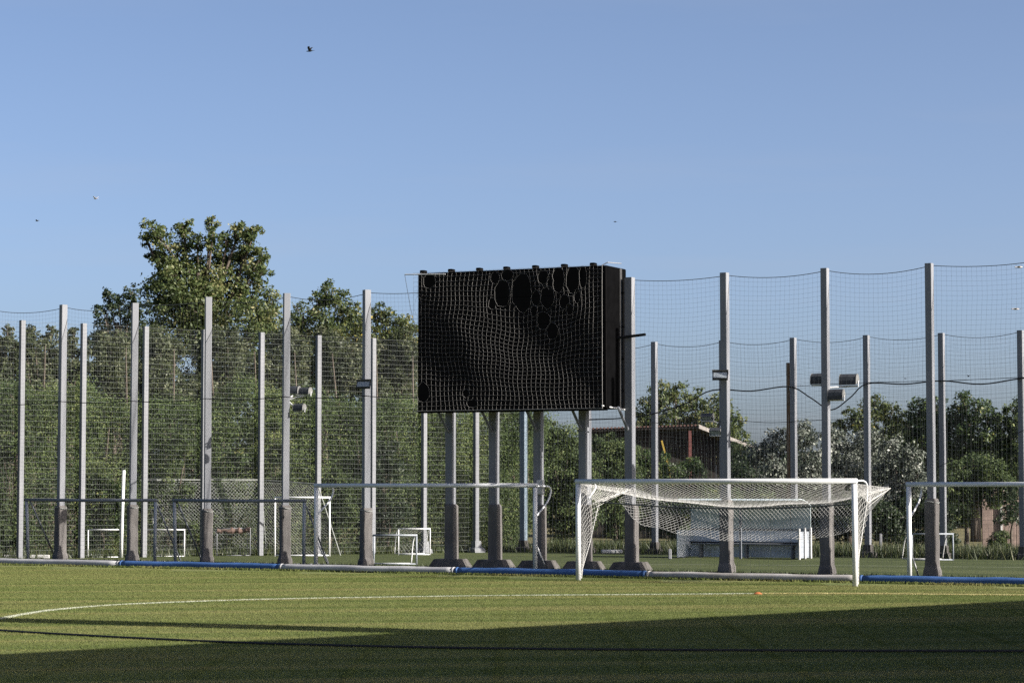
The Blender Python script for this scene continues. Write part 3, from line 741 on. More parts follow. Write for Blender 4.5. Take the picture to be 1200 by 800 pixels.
slim('slim rectangular floodlight on the post right of the screen', 844, 440.5, F(T0 + 2 * STEP).y - .35, F(T0 + 2 * STEP, .05, 5.35))
slim('slim rectangular floodlight on the post left of the screen', 426, 451, F(T0 - 2 * STEP).y - .35, F(T0 - 2 * STEP, .05, 5.35))
p4 = F(RTS[3], ROFF, 4.6)
fl_at('grey blue floodlight on a far post above the shed roof', 829, 489, F(RTS[3], ROFF).y, R(-22), .44, -.5, p4, 'floodlights on a far fence post')
fl_at('grey blue floodlight lower on a far post beside the shed eave', 839, 506, F(RTS[3], ROFF).y - .6, R(-22), .44, -.6, p4, 'floodlights on a far fence post')

# ------------------------------------------------------------------ cables at the back
YB = lambda px: F(t_of(px, ROFF), ROFF).y - .2
def wire(label, pp, r=.018, sag=.0, n=8):
    cable('overhead_cable', label, smooth_path([at(x, y, YB(x)) for x, y in pp], 5), r)
wire('slack black cable looping between far posts above the dugout', ((680, 492), (748, 488), (800, 474), (835, 457), (880, 458), (925, 453), (950, 466), (974, 480), (996, 466), (1016, 449.5), (1060, 450), (1104, 446), (1150, 450), (1200, 443), (1260, 441)), .022)
wire('thin grey wire stretched low across the far fence', ((745, 494), (800, 496), (860, 493), (905, 495), (960, 492), (1010, 491)), .010)
wire('fine guy wire slanting up at the far right', ((1085, 556), (1120, 537), (1210, 500)), .010)
wire('straight thin wire above the slack cable at the right', ((925, 453), (1016, 448), (1104, 446), (1250, 440)), .009)

# utility pole
up = thing('utility_pole', 'weathered square timber pole standing behind the far fence', 'pole', (0, 0, 0))
b = ground(927, 646.5); 
square_post(MB(), (b.x, b.y), at(927, 425, b.y).z, .21, R(-25)).build('shaft', M['wood'], up)
MB().bevbox((b.x + .02, b.y - .14, at(927, 455, b.y).z), (.1, .08, .18), .01).build('clamp', M['steel'], up)

# ------------------------------------------------------------------ dugout
dl, dr = ground(793, 653.5), ground(936, 655.5)
dv = dr - dl; dw = dv.length; drz = math.atan2(dv.y, dv.x)
dg = thing('dugout', 'low pale blue team dugout with white end posts on the far pitch', 'dugout', dl, drz)
DH = 1.82; DD = 1.25
mb = MB()
npan = 6
for i in range(npan):
    x0, x1 = dw * i / npan + .008, dw * (i + 1) / npan - .008
    MB().bevbox(((x0 + x1) / 2, DD + U(-.006, .006), .47), (x1 - x0, .03, .90), .006).build('lower_panel', M['dug'], dg)
    MB().bevbox(((x0 + x1) / 2, DD + U(-.006, .006), 1.33), (x1 - x0, .02, .76), .006).build('upper_panel', M['dugroof'], dg)
MB().box((dw / 2, DD - .03, .95), (dw, .05, .05)).build('mid_rail', M['greypipe'], dg)
for i in range(4):
    rr = []
    x0, x1 = dw * i / 4 + .006, dw * (i + 1) / 4 - .006
    mb = MB(); ring = []
    for q in range(7):
        a = q / 6; y = DD + .02 - (DD + .2) * a; z = 1.73 + .22 * math.sin(a * 2.2) ; ring.append((y, z))
    mb.loft([[Vector((x, y, z)) for x in (x0, x1) for z in ((zc, zc + .02) if x == x0 else (zc + .02, zc))] for y, zc in ring]).build('roof_sheet', M['dugroof'], dg)
MB().bevbox((dw * .5, DD - .35, .47), (dw * .88, .34, .05), .01).build('bench', M['greypipe'], dg)
MB().box((dw * .48, DD - .1, .50), (dw * .94, .05, .07)).build('bench_rail', M['cable'], dg)
for x in (dw * .12, dw * .5, dw * .88): MB().box((x, DD - .35, .22), (.06, .28, .43)).build('bench_leg', M['greypipe'], dg)
for i, y in enumerate((.0, .5, 1.02)):
    MB().bevbox((dw + .02 + .02 * i, y, .52 if i else .50), (.07, .08, 1.02), .012).build('end_post', M['whitemat'], dg)
MB().bevbox((dw + .0, .6, .47), (.025, 1.1, .86), .008).build('end_panel', M['bluegrey'], dg)
MB().bevbox((.0, .65, .47), (.03, 1.2, .90), .008).build('end_panel', M['dug'], dg)
MB().box((dw * .53, .0, .9), (.07, .07, 1.78)).build('front_post', M['greypipe'], dg)

# ------------------------------------------------------------------ timber shed behind the bushes
Ys = 112.0
sh = thing('shed', 'dark timber shed with red-brown tiled roof behind green bushes', 'shed', (at(690, 571, Ys).x, Ys, 0), R(-6))
sw = (at(822, 571, Ys).x - at(690, 571, Ys).x); zt = at(690, 505, Ys).z; zl = zt
for i in range(26):
    x0 = sw * i / 26
    MB().box((x0 + sw / 52, U(-.015, .015), zl / 2), (sw / 26 - .012, .06, zl)).build('board', M['woodgrey'], sh)
re = sw + 2.9
for i in range(12):
    x0 = sw + 2.7 * i / 12; hh = zt - 1.15 * (i + 1) / 12 - .05
    MB().box((x0 + .112, U(-.015, .015), hh / 2), (2.7 / 12 - .012, .06, hh)).build('board', M['woodgrey'], sh)
MB().loft([[Vector((-.5, -.6, zt - .05)), Vector((-.5, 5, zt - .35)), Vector((-.5, 5, zt - .22)), Vector((-.5, -.6, zt + .08))],
           [Vector((sw, -.6, zt + .12)), Vector((sw, 5, zt - .25)), Vector((sw, 5, zt - .12)), Vector((sw, -.6, zt + .25))],
           [Vector((re, -.6, zt - 1.05)), Vector((re, 5, zt - 1.4)), Vector((re, 5, zt - 1.27)), Vector((re, -.6, zt - .92))]]).build('roof', M['woodgrey'], sh)
for i in range(34):
    x = -.5 + (sw + .5) * i / 34; z = zt + .09 + (.17) * (x + .5) / (sw + .5)
    MB().tube([(x + .08, -.66, z), (x + .08, 1.0, z - .06)], .05, 6).build('tile', M['tile'], sh)
MB().loft([[Vector((sw - .1, -.68, zt + .10)), Vector((sw - .1, -.62, zt + .10)), Vector((sw - .1, -.62, zt + .28)), Vector((sw - .1, -.68, zt + .28))],
           [Vector((re + .05, -.68, zt - 1.09)), Vector((re + .05, -.62, zt - 1.09)), Vector((re + .05, -.62, zt - .93)), Vector((re + .05, -.68, zt - .93))]]).build('fascia', M['fascia'], sh)
MB().box(((at(809, 571, Ys).x - at(690, 571, Ys).x), -.5, zt * .5), (.13, .13, zt)).build('corner_post', M['redpaint'], sh)
yp = thing('yellow_plank', 'yellow board leaning against the dark shed', 'board', (at(787, 571, Ys - 1).x, Ys - 1, 0))
MB().box((0, .2, at(0, 530, Ys).z - 1.2), (.08, .05, 3.6), m=Matrix.Rotation(R(-14), 3, 'Y')).build('board', M['yellow'], yp)

# pinkish wall at the right
pw = thing('wall', 'pinkish panelled wall behind the bushes at the far right', 'wall', ground(1150, 641), R(-4))
pw.location = (at(1150, 571, 94).x, 94, 0); FR[pw.name] = Matrix.Translation(Vector(pw.location)) @ Matrix.Rotation(R(-4), 4, 'Z')
for i in range(9):
    MB().bevbox((.22 + i * .44, U(-.01, .01), 1.15), (.425, .12, 2.3 + U(-.03, .03)), .012).build('panel', M['brick'], pw)
MB().box((.75, -.12, 1.0), (.07, .07, 2.0)).build('stake', M['whitemat'], pw)

for (x, y0, y1, lab) in ((1032, 643, 625, 'short white stake in the weeds right of the front goal'), (785, 655, 643, 'short pale stump post left of the dugout')):
    b = ground(x, y0); h = (y0 - y1) / FPX * b.y
    tag(MB().bevbox((b.x, b.y, h / 2), (.11, .1, h), .02).build('stake', M['post_white']), lab, 'stake')
b = ground(717, 648.6)
tag(MB().bevbox((b.x, b.y, .08), (.75, .3, .13), .03, R(4)).build('pale_slab', M['whitemat']), 'pale slab lying in the weeds under the screen', 'slab')
sg = thing('small_sign', 'small faded square notice on the hedge left of the white pole', 'sign', at(108, 580, 86.2))
MB().bevbox((0, 0, 0), (.2, .02, .18), .004).build('plate', M['fascia'], sg)

# ------------------------------------------------------------------ trees
M['leafA'] = leaf_mat('broad leaf olive', [(0, (0.0337, 0.0520, 0.0183)), (.45, (0.0688, 0.0949, 0.0305)), (.8, (0.1302, 0.1455, 0.0536)), (1, (0.2295, 0.2143, 0.0994))])
M['leafD'] = leaf_mat('dark leaf', [(0, (0.0137, 0.0252, 0.0126)), (.6, (0.0297, 0.0480, 0.0206)), (1, (0.0686, 0.0858, 0.0366))])
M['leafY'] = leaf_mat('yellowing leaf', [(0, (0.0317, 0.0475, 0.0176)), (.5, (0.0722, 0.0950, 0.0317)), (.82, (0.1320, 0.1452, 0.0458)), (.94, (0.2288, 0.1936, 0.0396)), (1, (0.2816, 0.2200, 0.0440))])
M['leafG'] = leaf_mat('grey green leaf', [(0, (.030, .040, .020)), (.5, (.062, .076, .036)), (.85, (.112, .125, .068)), (1, (.19, .195, .125))], .42, .25)
M['leafH'] = leaf_mat('hedge leaf', [(0, (0.0375, 0.0575, 0.0225)), (.5, (0.0725, 0.1050, 0.0363)), (.85, (0.1200, 0.1550, 0.0525)), (1, (0.1875, 0.2125, 0.0825))], .42, .2, .65)
M['leafB'] = leaf_mat('bush leaf', [(0, (0.0322, 0.0483, 0.0218)), (.5, (0.0621, 0.0897, 0.0345)), (.85, (0.1058, 0.1357, 0.0483)), (1, (0.1610, 0.1840, 0.0747))], spec=.2, rough=.65)
M['leafS'] = leaf_mat('silver leaf', [(0, (0.0352, 0.0475, 0.0317)), (.45, (0.0836, 0.0986, 0.0748)), (.75, (0.1672, 0.1804, 0.1540)), (1, (0.3168, 0.3256, 0.2904))], .2)
M['leafR'] = leaf_mat('green orchard leaf', [(0, (0.0222, 0.0394, 0.0148)), (.55, (0.0493, 0.0788, 0.0271)), (.88, (0.1048, 0.1418, 0.0493)), (1, (0.2094, 0.2094, 0.0616))])

def leaf_mesh(name, P, size, out, tint, m, parent, up=.35):
    n = len(P)
    N = RNG.normal(size=(n, 3)) + out * 1.1 + np.array([0, 0, up]); N /= np.linalg.norm(N, axis=1)[:, None]
    T = RNG.normal(size=(n, 3)); T -= N * (T * N).sum(1)[:, None]; T /= np.linalg.norm(T, axis=1)[:, None]; B = np.cross(N, T)
    s = size * RNG.uniform(.65, 1.35, n); a = T * s[:, None]; b = B * (s * RNG.uniform(.45, .7, n))[:, None]
    v = np.stack([P - a, P - b * .9 + a * .1, P + a, P + b * .9 + a * .1], 1).reshape(-1, 3)
    q = np.arange(4 * n).reshape(-1, 4)
    return np_mesh(name, v, q, m, parent, np.repeat(tint, 4))
def lobe_points(lobes, dens, crad=.42, fill=.35):
    P = []; O = []; Tn = []
    for c, r in lobes:
        c = np.array(c); r3 = np.array([r, r, r * .92]) if not hasattr(r, '__len__') else np.array(r); rm = r3.mean()
        nc = max(5, int(10 * rm ** 2 / crad ** 2 * .34 + 6))
        d = RNG.normal(size=(nc, 3)); d /= np.linalg.norm(d, axis=1)[:, None]
        cc = c + d * r3 * RNG.uniform(.55, 1.05, (nc, 1)); per = max(8, int(dens * 4.2 * rm ** 2 / nc))
        ct = np.clip(RNG.normal(.45, .2, nc), 0, 1)
        g = RNG.normal(size=(nc, per, 3)); g = np.clip(g, -1.7, 1.7); crs = min(crad, rm * .42); g *= crs * RNG.uniform(.55, 1.15, (nc, 1, 1)) * np.array([1, 1, .75]) * .56
        P.append((cc[:, None] + g).reshape(-1, 3)); o = (d[:, None] * .8 + g / crad * .5).reshape(-1, 3); O.append(o)
        Tn.append(np.clip(ct[:, None] + RNG.normal(0, .2, (nc, per)), 0, 1).ravel())
        nf = int(dens * 4.2 * rm ** 2 * fill); d = RNG.normal(size=(nf, 3)); d /= np.linalg.norm(d, axis=1)[:, None]
        P.append(c + d * r3 * (RNG.uniform(0, 1, (nf, 1)) ** .45) * .92); O.append(d * .6); Tn.append(np.clip(RNG.normal(.35, .2, nf), 0, 1))
    return np.concatenate(P), np.concatenate(O), np.concatenate(Tn)
NLEAF = [0]; DENS = 1.45
def tree(name, label, lobes, Y, m, size=.15, dens=62, crad=.45, trunk_px=None, depth=.8, tw=.22, cat='tree', group=None, fill=.35, tintfn=None, base_z=0, up=.35):
    """lobes: (px, py, radius px) of the foliage masses of this tree, which stands at distance Y"""
    size *= .50; dens *= DENS
    L = []
    for k, (px, py, r) in enumerate(lobes):
        rm = r / FPX * Y; L.append((at(px, py, Y + U(-1, 1) * depth * rm), rm))
    cx = sum(c.x for c, _ in L) / len(L) if trunk_px is None else at(trunk_px, 571, Y).x
    root = thing(name, label, cat, (cx, Y, 0), 0, group)
    P, O, Tn = lobe_points([(tuple(c), r) for c, r in L], dens * (.15 / size) ** 2, crad)
    keep = P[:, 2] > .03; P, O, Tn = P[keep], O[keep], Tn[keep]
    if tintfn is not None: Tn = np.clip(tintfn(P, Tn), 0, 1)
    NLEAF[0] += len(P)
    P = P - np.array([cx, Y, 0])
    leaf_mesh('crown', P, size, O, Tn, m, root, up)
    zmin = min(c.z - r for c, r in L); ztop = max(c.z for c, r in L); zf = max(.3, zmin + .35 * (ztop - zmin))
    mb = MB(); mid = Vector((U(-.15, .15), U(-.1, .1), zf * .55))
    mb.tube(smooth_path([(0, 0, -.1), mid, (U(-.2, .2), 0, zf), (U(-.4, .4), U(-.3, .3), zf + .5 * (ztop - zf))], 3), [tw * (1.15 - .09 * k) for k in range(10)], 8)
    tr = mb.build('trunk', M['bark'], root, smooth=True)
    mb = MB()
    for c, r in L:
        e = c - Vector((cx, Y, 0)); s0 = Vector((0, 0, min(zf * U(.75, 1.05), max(.2, e.z - .3)))); m_ = s0.lerp(e, .5) + Vector((U(-.2, .2), U(-.2, .2), U(-.1, .25)))
        mb.tube([s0, m_, e, e + (e - m_).normalized() * r * .45], [tw * .34, tw * .2, tw * .09, .008], 5)
        for q in range(3):
            d = Vector((U(-1, 1), U(-1, 1), U(-.2, 1))) * r * .9; mb.tube([m_.lerp(e, U(.2, 1)), e + d * .45, e + d * .85], [tw * .08, tw * .05, .006], 4)
    mb.build('limb', M['bark'], root, smooth=True)
    return root

tree('broadleaf_tree', 'tallest dark broadleaf tree with lobed crown rising over the left fence',
     [(178, 268, 14), (190, 282, 16), (172, 284, 9), (214, 266, 12), (214, 284, 15), (184, 300, 14), (196, 312, 16), (248, 262, 10), (231, 284, 12), (266, 282, 11), (249, 280, 14), (281, 270, 13), (298, 271, 11), (290, 288, 16), (306, 300, 13), (210, 306, 24), (268, 300, 19), (288, 312, 22), (305, 322, 15), (242, 318, 26),
      (205, 330, 30), (185, 345, 26), (265, 335, 32), (300, 350, 24), (235, 360, 36), (280, 375, 34), (200, 380, 34), (318, 372, 18), (240, 400, 40), (175, 400, 30), (300, 405, 34)],
     112, M['leafA'], .17, 60, .5, 238, tw=.38)
tree('broadleaf_tree', 'dark spiky tree against the left flank of the tallest tree',
     [(127, 345, 9), (140, 358, 15), (122, 368, 13), (155, 345, 12), (160, 368, 18), (130, 388, 20), (155, 395, 24), (115, 402, 18), (140, 420, 26), (170, 425, 22)], 108, M['leafD'], .15, 58, .4, 140)
tree('broadleaf_tree', 'olive tree with pointed crown right of the tallest tree',
     [(383, 339, 12), (372, 352, 14), (395, 352, 16), (408, 366, 15), (355, 368, 17), (342, 380, 14), (382, 380, 24), (408, 378, 17), (345, 395, 18), (370, 405, 26), (400, 408, 26), (385, 435, 32), (350, 428, 24)], 106, M['leafA'], .15, 60, .42, 382)
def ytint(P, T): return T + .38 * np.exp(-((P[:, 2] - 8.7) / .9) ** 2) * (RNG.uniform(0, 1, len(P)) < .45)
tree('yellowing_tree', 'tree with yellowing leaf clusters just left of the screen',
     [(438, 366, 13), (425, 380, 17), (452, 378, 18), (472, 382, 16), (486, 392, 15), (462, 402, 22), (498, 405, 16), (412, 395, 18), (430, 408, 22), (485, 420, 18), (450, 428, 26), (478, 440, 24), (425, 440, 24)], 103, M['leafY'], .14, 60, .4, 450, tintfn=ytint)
pop = [(-14, 386, 84.8), (9, 384, 85), (37, 384, 85.5), (58, 386, 86), (84, 388, 86.3)]
plab = ['slim pale-tipped poplar cut by the left edge', 'slim pale-tipped poplar left of the first tall post', 'slim poplar with the highest tip, right of the first pale post',
        'slim poplar between the first two tall posts', 'slim poplar right of the second tall post']
for (px, py, Y), lab in zip(pop, plab):
    Y += 8
    tree('poplar_tree', lab, [(px + U(-3, 3), py + 1, 7), (px + U(-3, 3), py + 11, 11), (px + U(-9, -3), py + 22, 12), (px + U(3, 9), py + 25, 13), (px - 7, py + 42, 17), (px + 8, py + 46, 17), (px + U(-6, 6), py + 66, 18), (px, py + 84, 19), (px, py + 105, 19)], Y, M['leafG'], .13, 70, .3, px, group='poplars beyond the left fence')
glab = ['grey-green tree below the dark spiky tree', 'grey-green tree below the left half of the tallest tree', 'grey-green tree below the right half of the tallest tree',
        'grey-green tree between the tallest tree and the floodlights', 'grey-green tree behind the left floodlight cluster', 'grey-green tree nearest the left edge of the screen']
for i, lab in enumerate(glab):
    px = 130 + i * 66; Y = 96 + i * .8
    lo = [(px + U(-14, 14), 400 + U(-6, 10), U(14, 18)) for _ in range(3)] + [(px + U(-26, 26), U(412, 475), U(17, 24)) for _ in range(9)]
    tree('grey_green_tree', lab, lo, Y, M['leafG'], .13, 62, .36, px, tw=.10, group='grey-green trees behind the left hedge')

# hedges parallel to the mesh fence
def hedge(name, label, s0, s1, back, thick, z0, z1, m, n, size=.040, wav=.34, tb=0.0, side=None):
    root = thing(name, label, 'hedge', C0 + ldir * ((s0 + s1) / 2) - lnor * back, 0)
    Mi = np.array(FR[root.name].inverted())
    ncl = n // 45
    s = RNG.uniform(s0, s1, ncl); k = RNG.uniform(0, 1, ncl) ** 2.0; z = z0 + (z1 - z0) * RNG.uniform(0, 1, ncl)
    topm = RNG.uniform(0, 1, ncl) < .22; z = np.where(topm, z1, z); k = np.where(topm, RNG.uniform(0, 1, ncl), k)
    zz = z + np.where(topm, wav * (np.sin(s * 2.1) + 1.3 * np.sin(s * .77 + 1) + .8 * np.sin(s * 5.3)) * .8, 0)
    bulge = wav * 1.6 * (np.sin(s * 1.7 + z) + np.sin(s * .6 + z * 1.9) + .8 * np.sin(s * 4.1 + z * 3.3)) * .4
    d = back + thick * k - bulge
    c = np.stack([C0.x + ldir.x * s - lnor.x * d, C0.y + ldir.y * s - lnor.y * d, zz], 1)
    g = RNG.normal(size=(ncl, 45, 3)) * np.array([.2, .2, .17]) * RNG.uniform(.6, 1.5, (ncl, 1, 1))
    P = (c[:, None] + g).reshape(-1, 3); ct = np.clip(RNG.normal(.45, .2, ncl) + .16 * np.sin(s * .9) + .12 * np.sin(s * 2.3 + z * 1.4), 0, 1)
    T = np.clip(ct[:, None] + RNG.normal(0, .17, (ncl, 45)) + tb, 0, 1).ravel()
    O = np.repeat(np.array([[lnor.x, lnor.y, .3]]) * .7, len(P), 0) + g.reshape(-1, 3)
    keep = P[:, 2] > .02; P, T, O = P[keep], T[keep], O[keep]; P = P @ Mi[:3, :3].T + Mi[:3, 3]; NLEAF[0] += len(P)
    leaf_mesh('foliage', P, size, O, T, m, root)
    mb = MB()
    st = s0
    while st < s1:
        b = C0 + ldir * st - lnor * (back + thick * .95); b = FR[root.name].inverted() @ b
        mb = MB().tube([(b.x, b.y, -.05), (b.x + U(-.1, .1), b.y, z1 * .5), (b.x + U(-.2, .2), b.y, z1 - .3)], [.07, .05, .02], 5); mb.build('stem', M['bark'], root)
        st += 1.6
    return root
hedge('hedge', 'tall clipped green hedge behind the pale wire mesh fence', -2.2, LLEN + 6, 2.6, 1.5, 2.75, 5.25, M['leafH'], 230000)
hedge('hedge', 'low rough hedge at the foot of the tall hedge', -1.0, LLEN + 6, 1.6, 1.3, .1, 2.35, M['leafB'], 160000)

vlab = ['tall leafy bush pushing out of the hedge at the left edge', 'rounded bush in front of the hedge behind the white pole', 'bright sprawling bush behind the third tall post',
        'narrow upright bush in the hedge above the second dark goal', 'light green climber left of the left floodlight cluster', 'low round bush behind the left floodlight post', 'dark bush between the post left of the screen and the screen']
vm = ['leafB', 'leafR', 'leafB', 'leafR', 'leafB', 'leafB', 'leafD']
for i, (px, tp, wd) in enumerate(((14, 500, 20), (118, 545, 22), (203, 492, 17), (268, 520, 15), (326, 486, 18), (386, 540, 22), (452, 510, 20))):
    a_ = (px - 600) / FPX; s_ = (a_ * C0.y - C0.x) / (ldir.x - a_ * ldir.y); Yv = (C0 + ldir * s_).y + 1.7
    lo = [(px + U(-wd * .4, wd * .4), tp + wd * .6 + U(0, 8), wd * .55)] + [(px + U(-wd, wd), U(tp + wd, 630), wd * U(.6, 1.0)) for _ in range(9)]
    tree('shrub', vlab[i], lo, Yv, M[vm[i]], .095, 60, .3, px, .25, .05, 'shrub')
tree('shrub', 'bright green climbing shrub behind the left screen posts', [(510, 500, 24), (540, 510, 26), (515, 535, 28), (550, 545, 28), (520, 570, 28), (550, 585, 28), (515, 605, 26), (545, 620, 24)], 93.5, M['leafB'], .10, 62, .3, 530, .5, .1, 'shrub')
tree('shrub', 'green climbing shrub behind the middle screen posts', [(590, 500, 24), (575, 530, 26), (605, 525, 24), (580, 560, 28), (612, 560, 24), (585, 595, 28), (612, 600, 24), (590, 625, 22)], 94.5, M['leafR'], .10, 62, .3, 595, .5, .1, 'shrub')
tree('shrub', 'tall bright bush filling the gap under the right of the screen', [(640, 505, 18), (655, 512, 22), (668, 528, 22), (640, 535, 24), (685, 545, 20), (655, 560, 28), (690, 570, 22), (645, 590, 26), (680, 600, 26), (660, 622, 22)], 95.5, M['leafB'], .10, 64, .32, 660, .5, .1, 'shrub')
tree('shrub', 'green bush below the shed roof beside the last screen post', [(700, 525, 15), (715, 522, 14), (735, 528, 14), (712, 535, 20), (728, 535, 20), (705, 560, 24), (735, 560, 24), (718, 590, 28), (745, 590, 24), (725, 618, 22)], 96.5, M['leafB'], .10, 62, .3, 722, .5, .1, 'shrub')
tree('shrub', 'bush in front of the shed behind the goal crossbar', [(755, 535, 14), (772, 540, 14), (812, 548, 15), (765, 555, 20), (790, 560, 22), (775, 585, 26), (805, 590, 24), (770, 612, 22), (800, 618, 22), (825, 575, 20), (840, 600, 24)], 97, M['leafR'], .10, 62, .3, 790, .5, .1, 'shrub')
tree('broadleaf_tree', 'round olive tree rising behind the shed', [(770, 465, 18), (790, 458, 14), (755, 485, 18), (785, 482, 24), (815, 475, 20), (840, 482, 20), (858, 495, 16), (825, 500, 26), (865, 515, 15), (760, 505, 20), (800, 515, 28), (850, 525, 26)], 124, M['leafA'], .17, 58, .48, 805, tw=.3)
tree('broadleaf_tree', 'dark green tree right of the shed eave', [(868, 535, 22), (880, 560, 26), (862, 575, 26), (885, 595, 26), (860, 610, 24)], 103, M['leafD'], .13, 60, .36, 872)
tree('silver_poplar', 'silver-leaved tree left of the right floodlight cluster', [(893, 535, 20), (915, 520, 20), (905, 552, 24), (938, 510, 18), (945, 535, 26), (925, 570, 26), (955, 565, 26), (900, 585, 24), (940, 595, 26)], 95, M['leafS'], .12, 60, .34, 920, group='silver poplars behind the front goal')
tree('silver_poplar', 'silver-leaved tree directly behind the right floodlight post', [(975, 515, 20), (990, 530, 24), (1015, 520, 20), (1000, 555, 26), (970, 555, 24), (1025, 550, 24), (985, 585, 26), (1018, 585, 24)], 96, M['leafS'], .12, 60, .34, 996, group='silver poplars behind the front goal')
tree('silver_poplar', 'silver-leaved tree above the right tip of the front goal net', [(1048, 530, 20), (1068, 538, 17), (1045, 555, 22), (1072, 562, 18), (1052, 580, 22)], 94, M['leafS'], .12, 60, .34, 1055, group='silver poplars behind the front goal')
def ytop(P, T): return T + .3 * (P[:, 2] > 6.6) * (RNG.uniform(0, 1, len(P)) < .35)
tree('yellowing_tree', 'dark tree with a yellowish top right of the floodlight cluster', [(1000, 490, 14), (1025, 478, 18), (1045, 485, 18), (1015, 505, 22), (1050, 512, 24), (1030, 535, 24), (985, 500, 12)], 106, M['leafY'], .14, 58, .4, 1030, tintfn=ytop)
tree('broadleaf_tree', 'dark green tree behind the tallest right-hand fence post', [(1078, 482, 18), (1098, 476, 14), (1090, 500, 24), (1112, 495, 18), (1075, 515, 24), (1105, 525, 26), (1085, 545, 26)], 105, M['leafR'], .14, 60, .4, 1090)
tree('broadleaf_tree', 'dark green feathery tree at the upper right', [(1128, 468, 14), (1145, 480, 18), (1125, 495, 20), (1160, 488, 15), (1150, 510, 24), (1130, 530, 26), (1168, 525, 20)], 104, M['leafR'], .14, 60, .4, 1143)
tree('broadleaf_tree', 'green tree cut off by the right edge of view', [(1190, 482, 16), (1210, 478, 20), (1180, 505, 20), (1205, 510, 26), (1190, 540, 26), (1225, 540, 30)], 103, M['leafB'], .14, 60, .4, 1200)
tree('broadleaf_tree', 'low fruit tree with a slanting trunk right of the tallest post', [(1120, 555, 18), (1140, 548, 20), (1162, 555, 20), (1112, 578, 18), (1135, 575, 22), (1160, 580, 20), (1180, 568, 16), (1128, 600, 16)], 88, M['leafB'], .11, 62, .32, 1131, .6, .09)
tree('broadleaf_tree', 'young thin tree in front of the pinkish wall', [(1185, 590, 12), (1178, 605, 12), (1192, 604, 12), (1186, 575, 12)], 87, M['leafD'], .10, 60, .26, 1185, .6, .05)
tree('shrub', 'low bright bush in front of the pinkish wall', [(1168, 632, 10), (1176, 628, 9), (1164, 641, 10), (1178, 641, 9)], 89.5, M['leafB'], .08, 62, .2, 1170, .6, .04, 'shrub')
for (x, lab) in ((1005, 'dark undergrowth bush right of the front goal post'), (1050, 'dark undergrowth bush below the silver-leaved trees'), (1095, 'dark undergrowth bush behind the tallest post foot')):
    tree('shrub', lab, [(x + U(-18, 18), U(585, 632), U(16, 20)) for _ in range(8)], 93, M['leafD'], .11, 60, .3, x, .6, .05, 'shrub')
for (x, lab) in ((955, 'shady bush just right of the dugout'), (880, 'shady bush behind the dugout roof'), (820, 'shady bush behind the left half of the dugout')):
    tree('shrub', lab, [(x + U(-20, 20), U(585, 632), U(17, 21)) for _ in range(8)], 94, M['leafD'] if x > 900 else M['leafR'], .11, 60, .3, x, .6, .05, 'shrub')
# far wood that closes the view
n = 60000
x = RNG.uniform(-60, 75, n); y = RNG.uniform(136, 150, n); zt_ = np.where(x < -4, 8.6, 4.3) + 1.0 * np.sin(x * .31) + .8 * np.sin(x * .83 + 1) + .6 * np.sin(x * 1.9)
z = zt_ * RNG.uniform(0, 1, n) ** .7
fw = leaf_mesh('far_wood', np.stack([x, y, z], 1), .30, np.repeat([[0, -.8, .3]], n, 0), np.clip(RNG.normal(.4, .22, n), 0, 1), M['leafD'], None)
tag(fw, kind='stuff')
# weeds at the foot of the hedges and fences
def weeds(name, line, w, n, h, m):
    p, q = line; f = RNG.uniform(0, 1, n); off = RNG.normal(0, w, n)
    d = (q - p).normalized(); nn = Vector((-d.y, d.x, 0))
    P = np.stack([p.x + (q.x - p.x) * f + nn.x * off, p.y + (q.y - p.y) * f + nn.y * off, np.zeros(n)], 1)
    hh = h * RNG.uniform(.3, 1.2, n); a = RNG.uniform(0, 6.28, n); ww = .012 + .012 * RNG.uniform(0, 1, n)
    dx = np.stack([np.cos(a) * ww, np.sin(a) * ww, np.zeros(n)], 1); tip = P + np.stack([RNG.normal(0, .35, n) * hh, RNG.normal(0, .35, n) * hh, hh], 1)
    v = np.stack([P - dx, P + dx, tip], 1).reshape(-1, 3); qd = np.arange(3 * n).reshape(-1, 3)
    o = np_mesh(name, v, qd, m, None, np.repeat(np.clip(RNG.normal(.5, .25, n), 0, 1), 3)); tag(o, kind='stuff')
M['weed'] = leaf_mat('weeds', [(0, (.022, .036, .012)), (.5, (.042, .060, .020)), (1, (.095, .095, .04))], .3)
M['blade'] = grass_mat('grass blades', ((.088, .112, .032), (.120, .140, .045), (.162, .160, .062)), .6, R(-11), .12, (.150, .135, .060))
bt = M['blade'].node_tree; bp_ = bt.nodes['Principled BSDF']; csrc = bp_.inputs['Base Color'].links[0].from_socket
for l_ in list(bp_.inputs['Normal'].links): bt.links.remove(l_)
btr = bt.nodes.new('ShaderNodeBsdfTranslucent'); bmx = bt.nodes.new('ShaderNodeMixShader'); bmx.inputs[0].default_value = .35
bt.links.new(csrc, btr.inputs[0]); bt.links.new(bp_.outputs[0], bmx.inputs[1]); bt.links.new(btr.outputs[0], bmx.inputs[2]); bt.links.new(bmx.outputs[0], bt.nodes['Material Output'].inputs[0])
weeds('weeds', (F(TC, ROFF - 1.2), F(22, ROFF - 1.2)), .8, 26000, .45, M['weed'])
weeds('weeds', (C0 - lnor * .8, CL + ldir * 4 - lnor * .8), .35, 9000, .3, M['weed'])
weeds('grass_fringe', (F(-24, TOFF + .16), F(22, TOFF + .16)), .05, 16000, .075, M['blade'])
weeds('grass_fringe', (F(-24, 0), F(22, 0)), .25, 9000, .10, M['weed'])

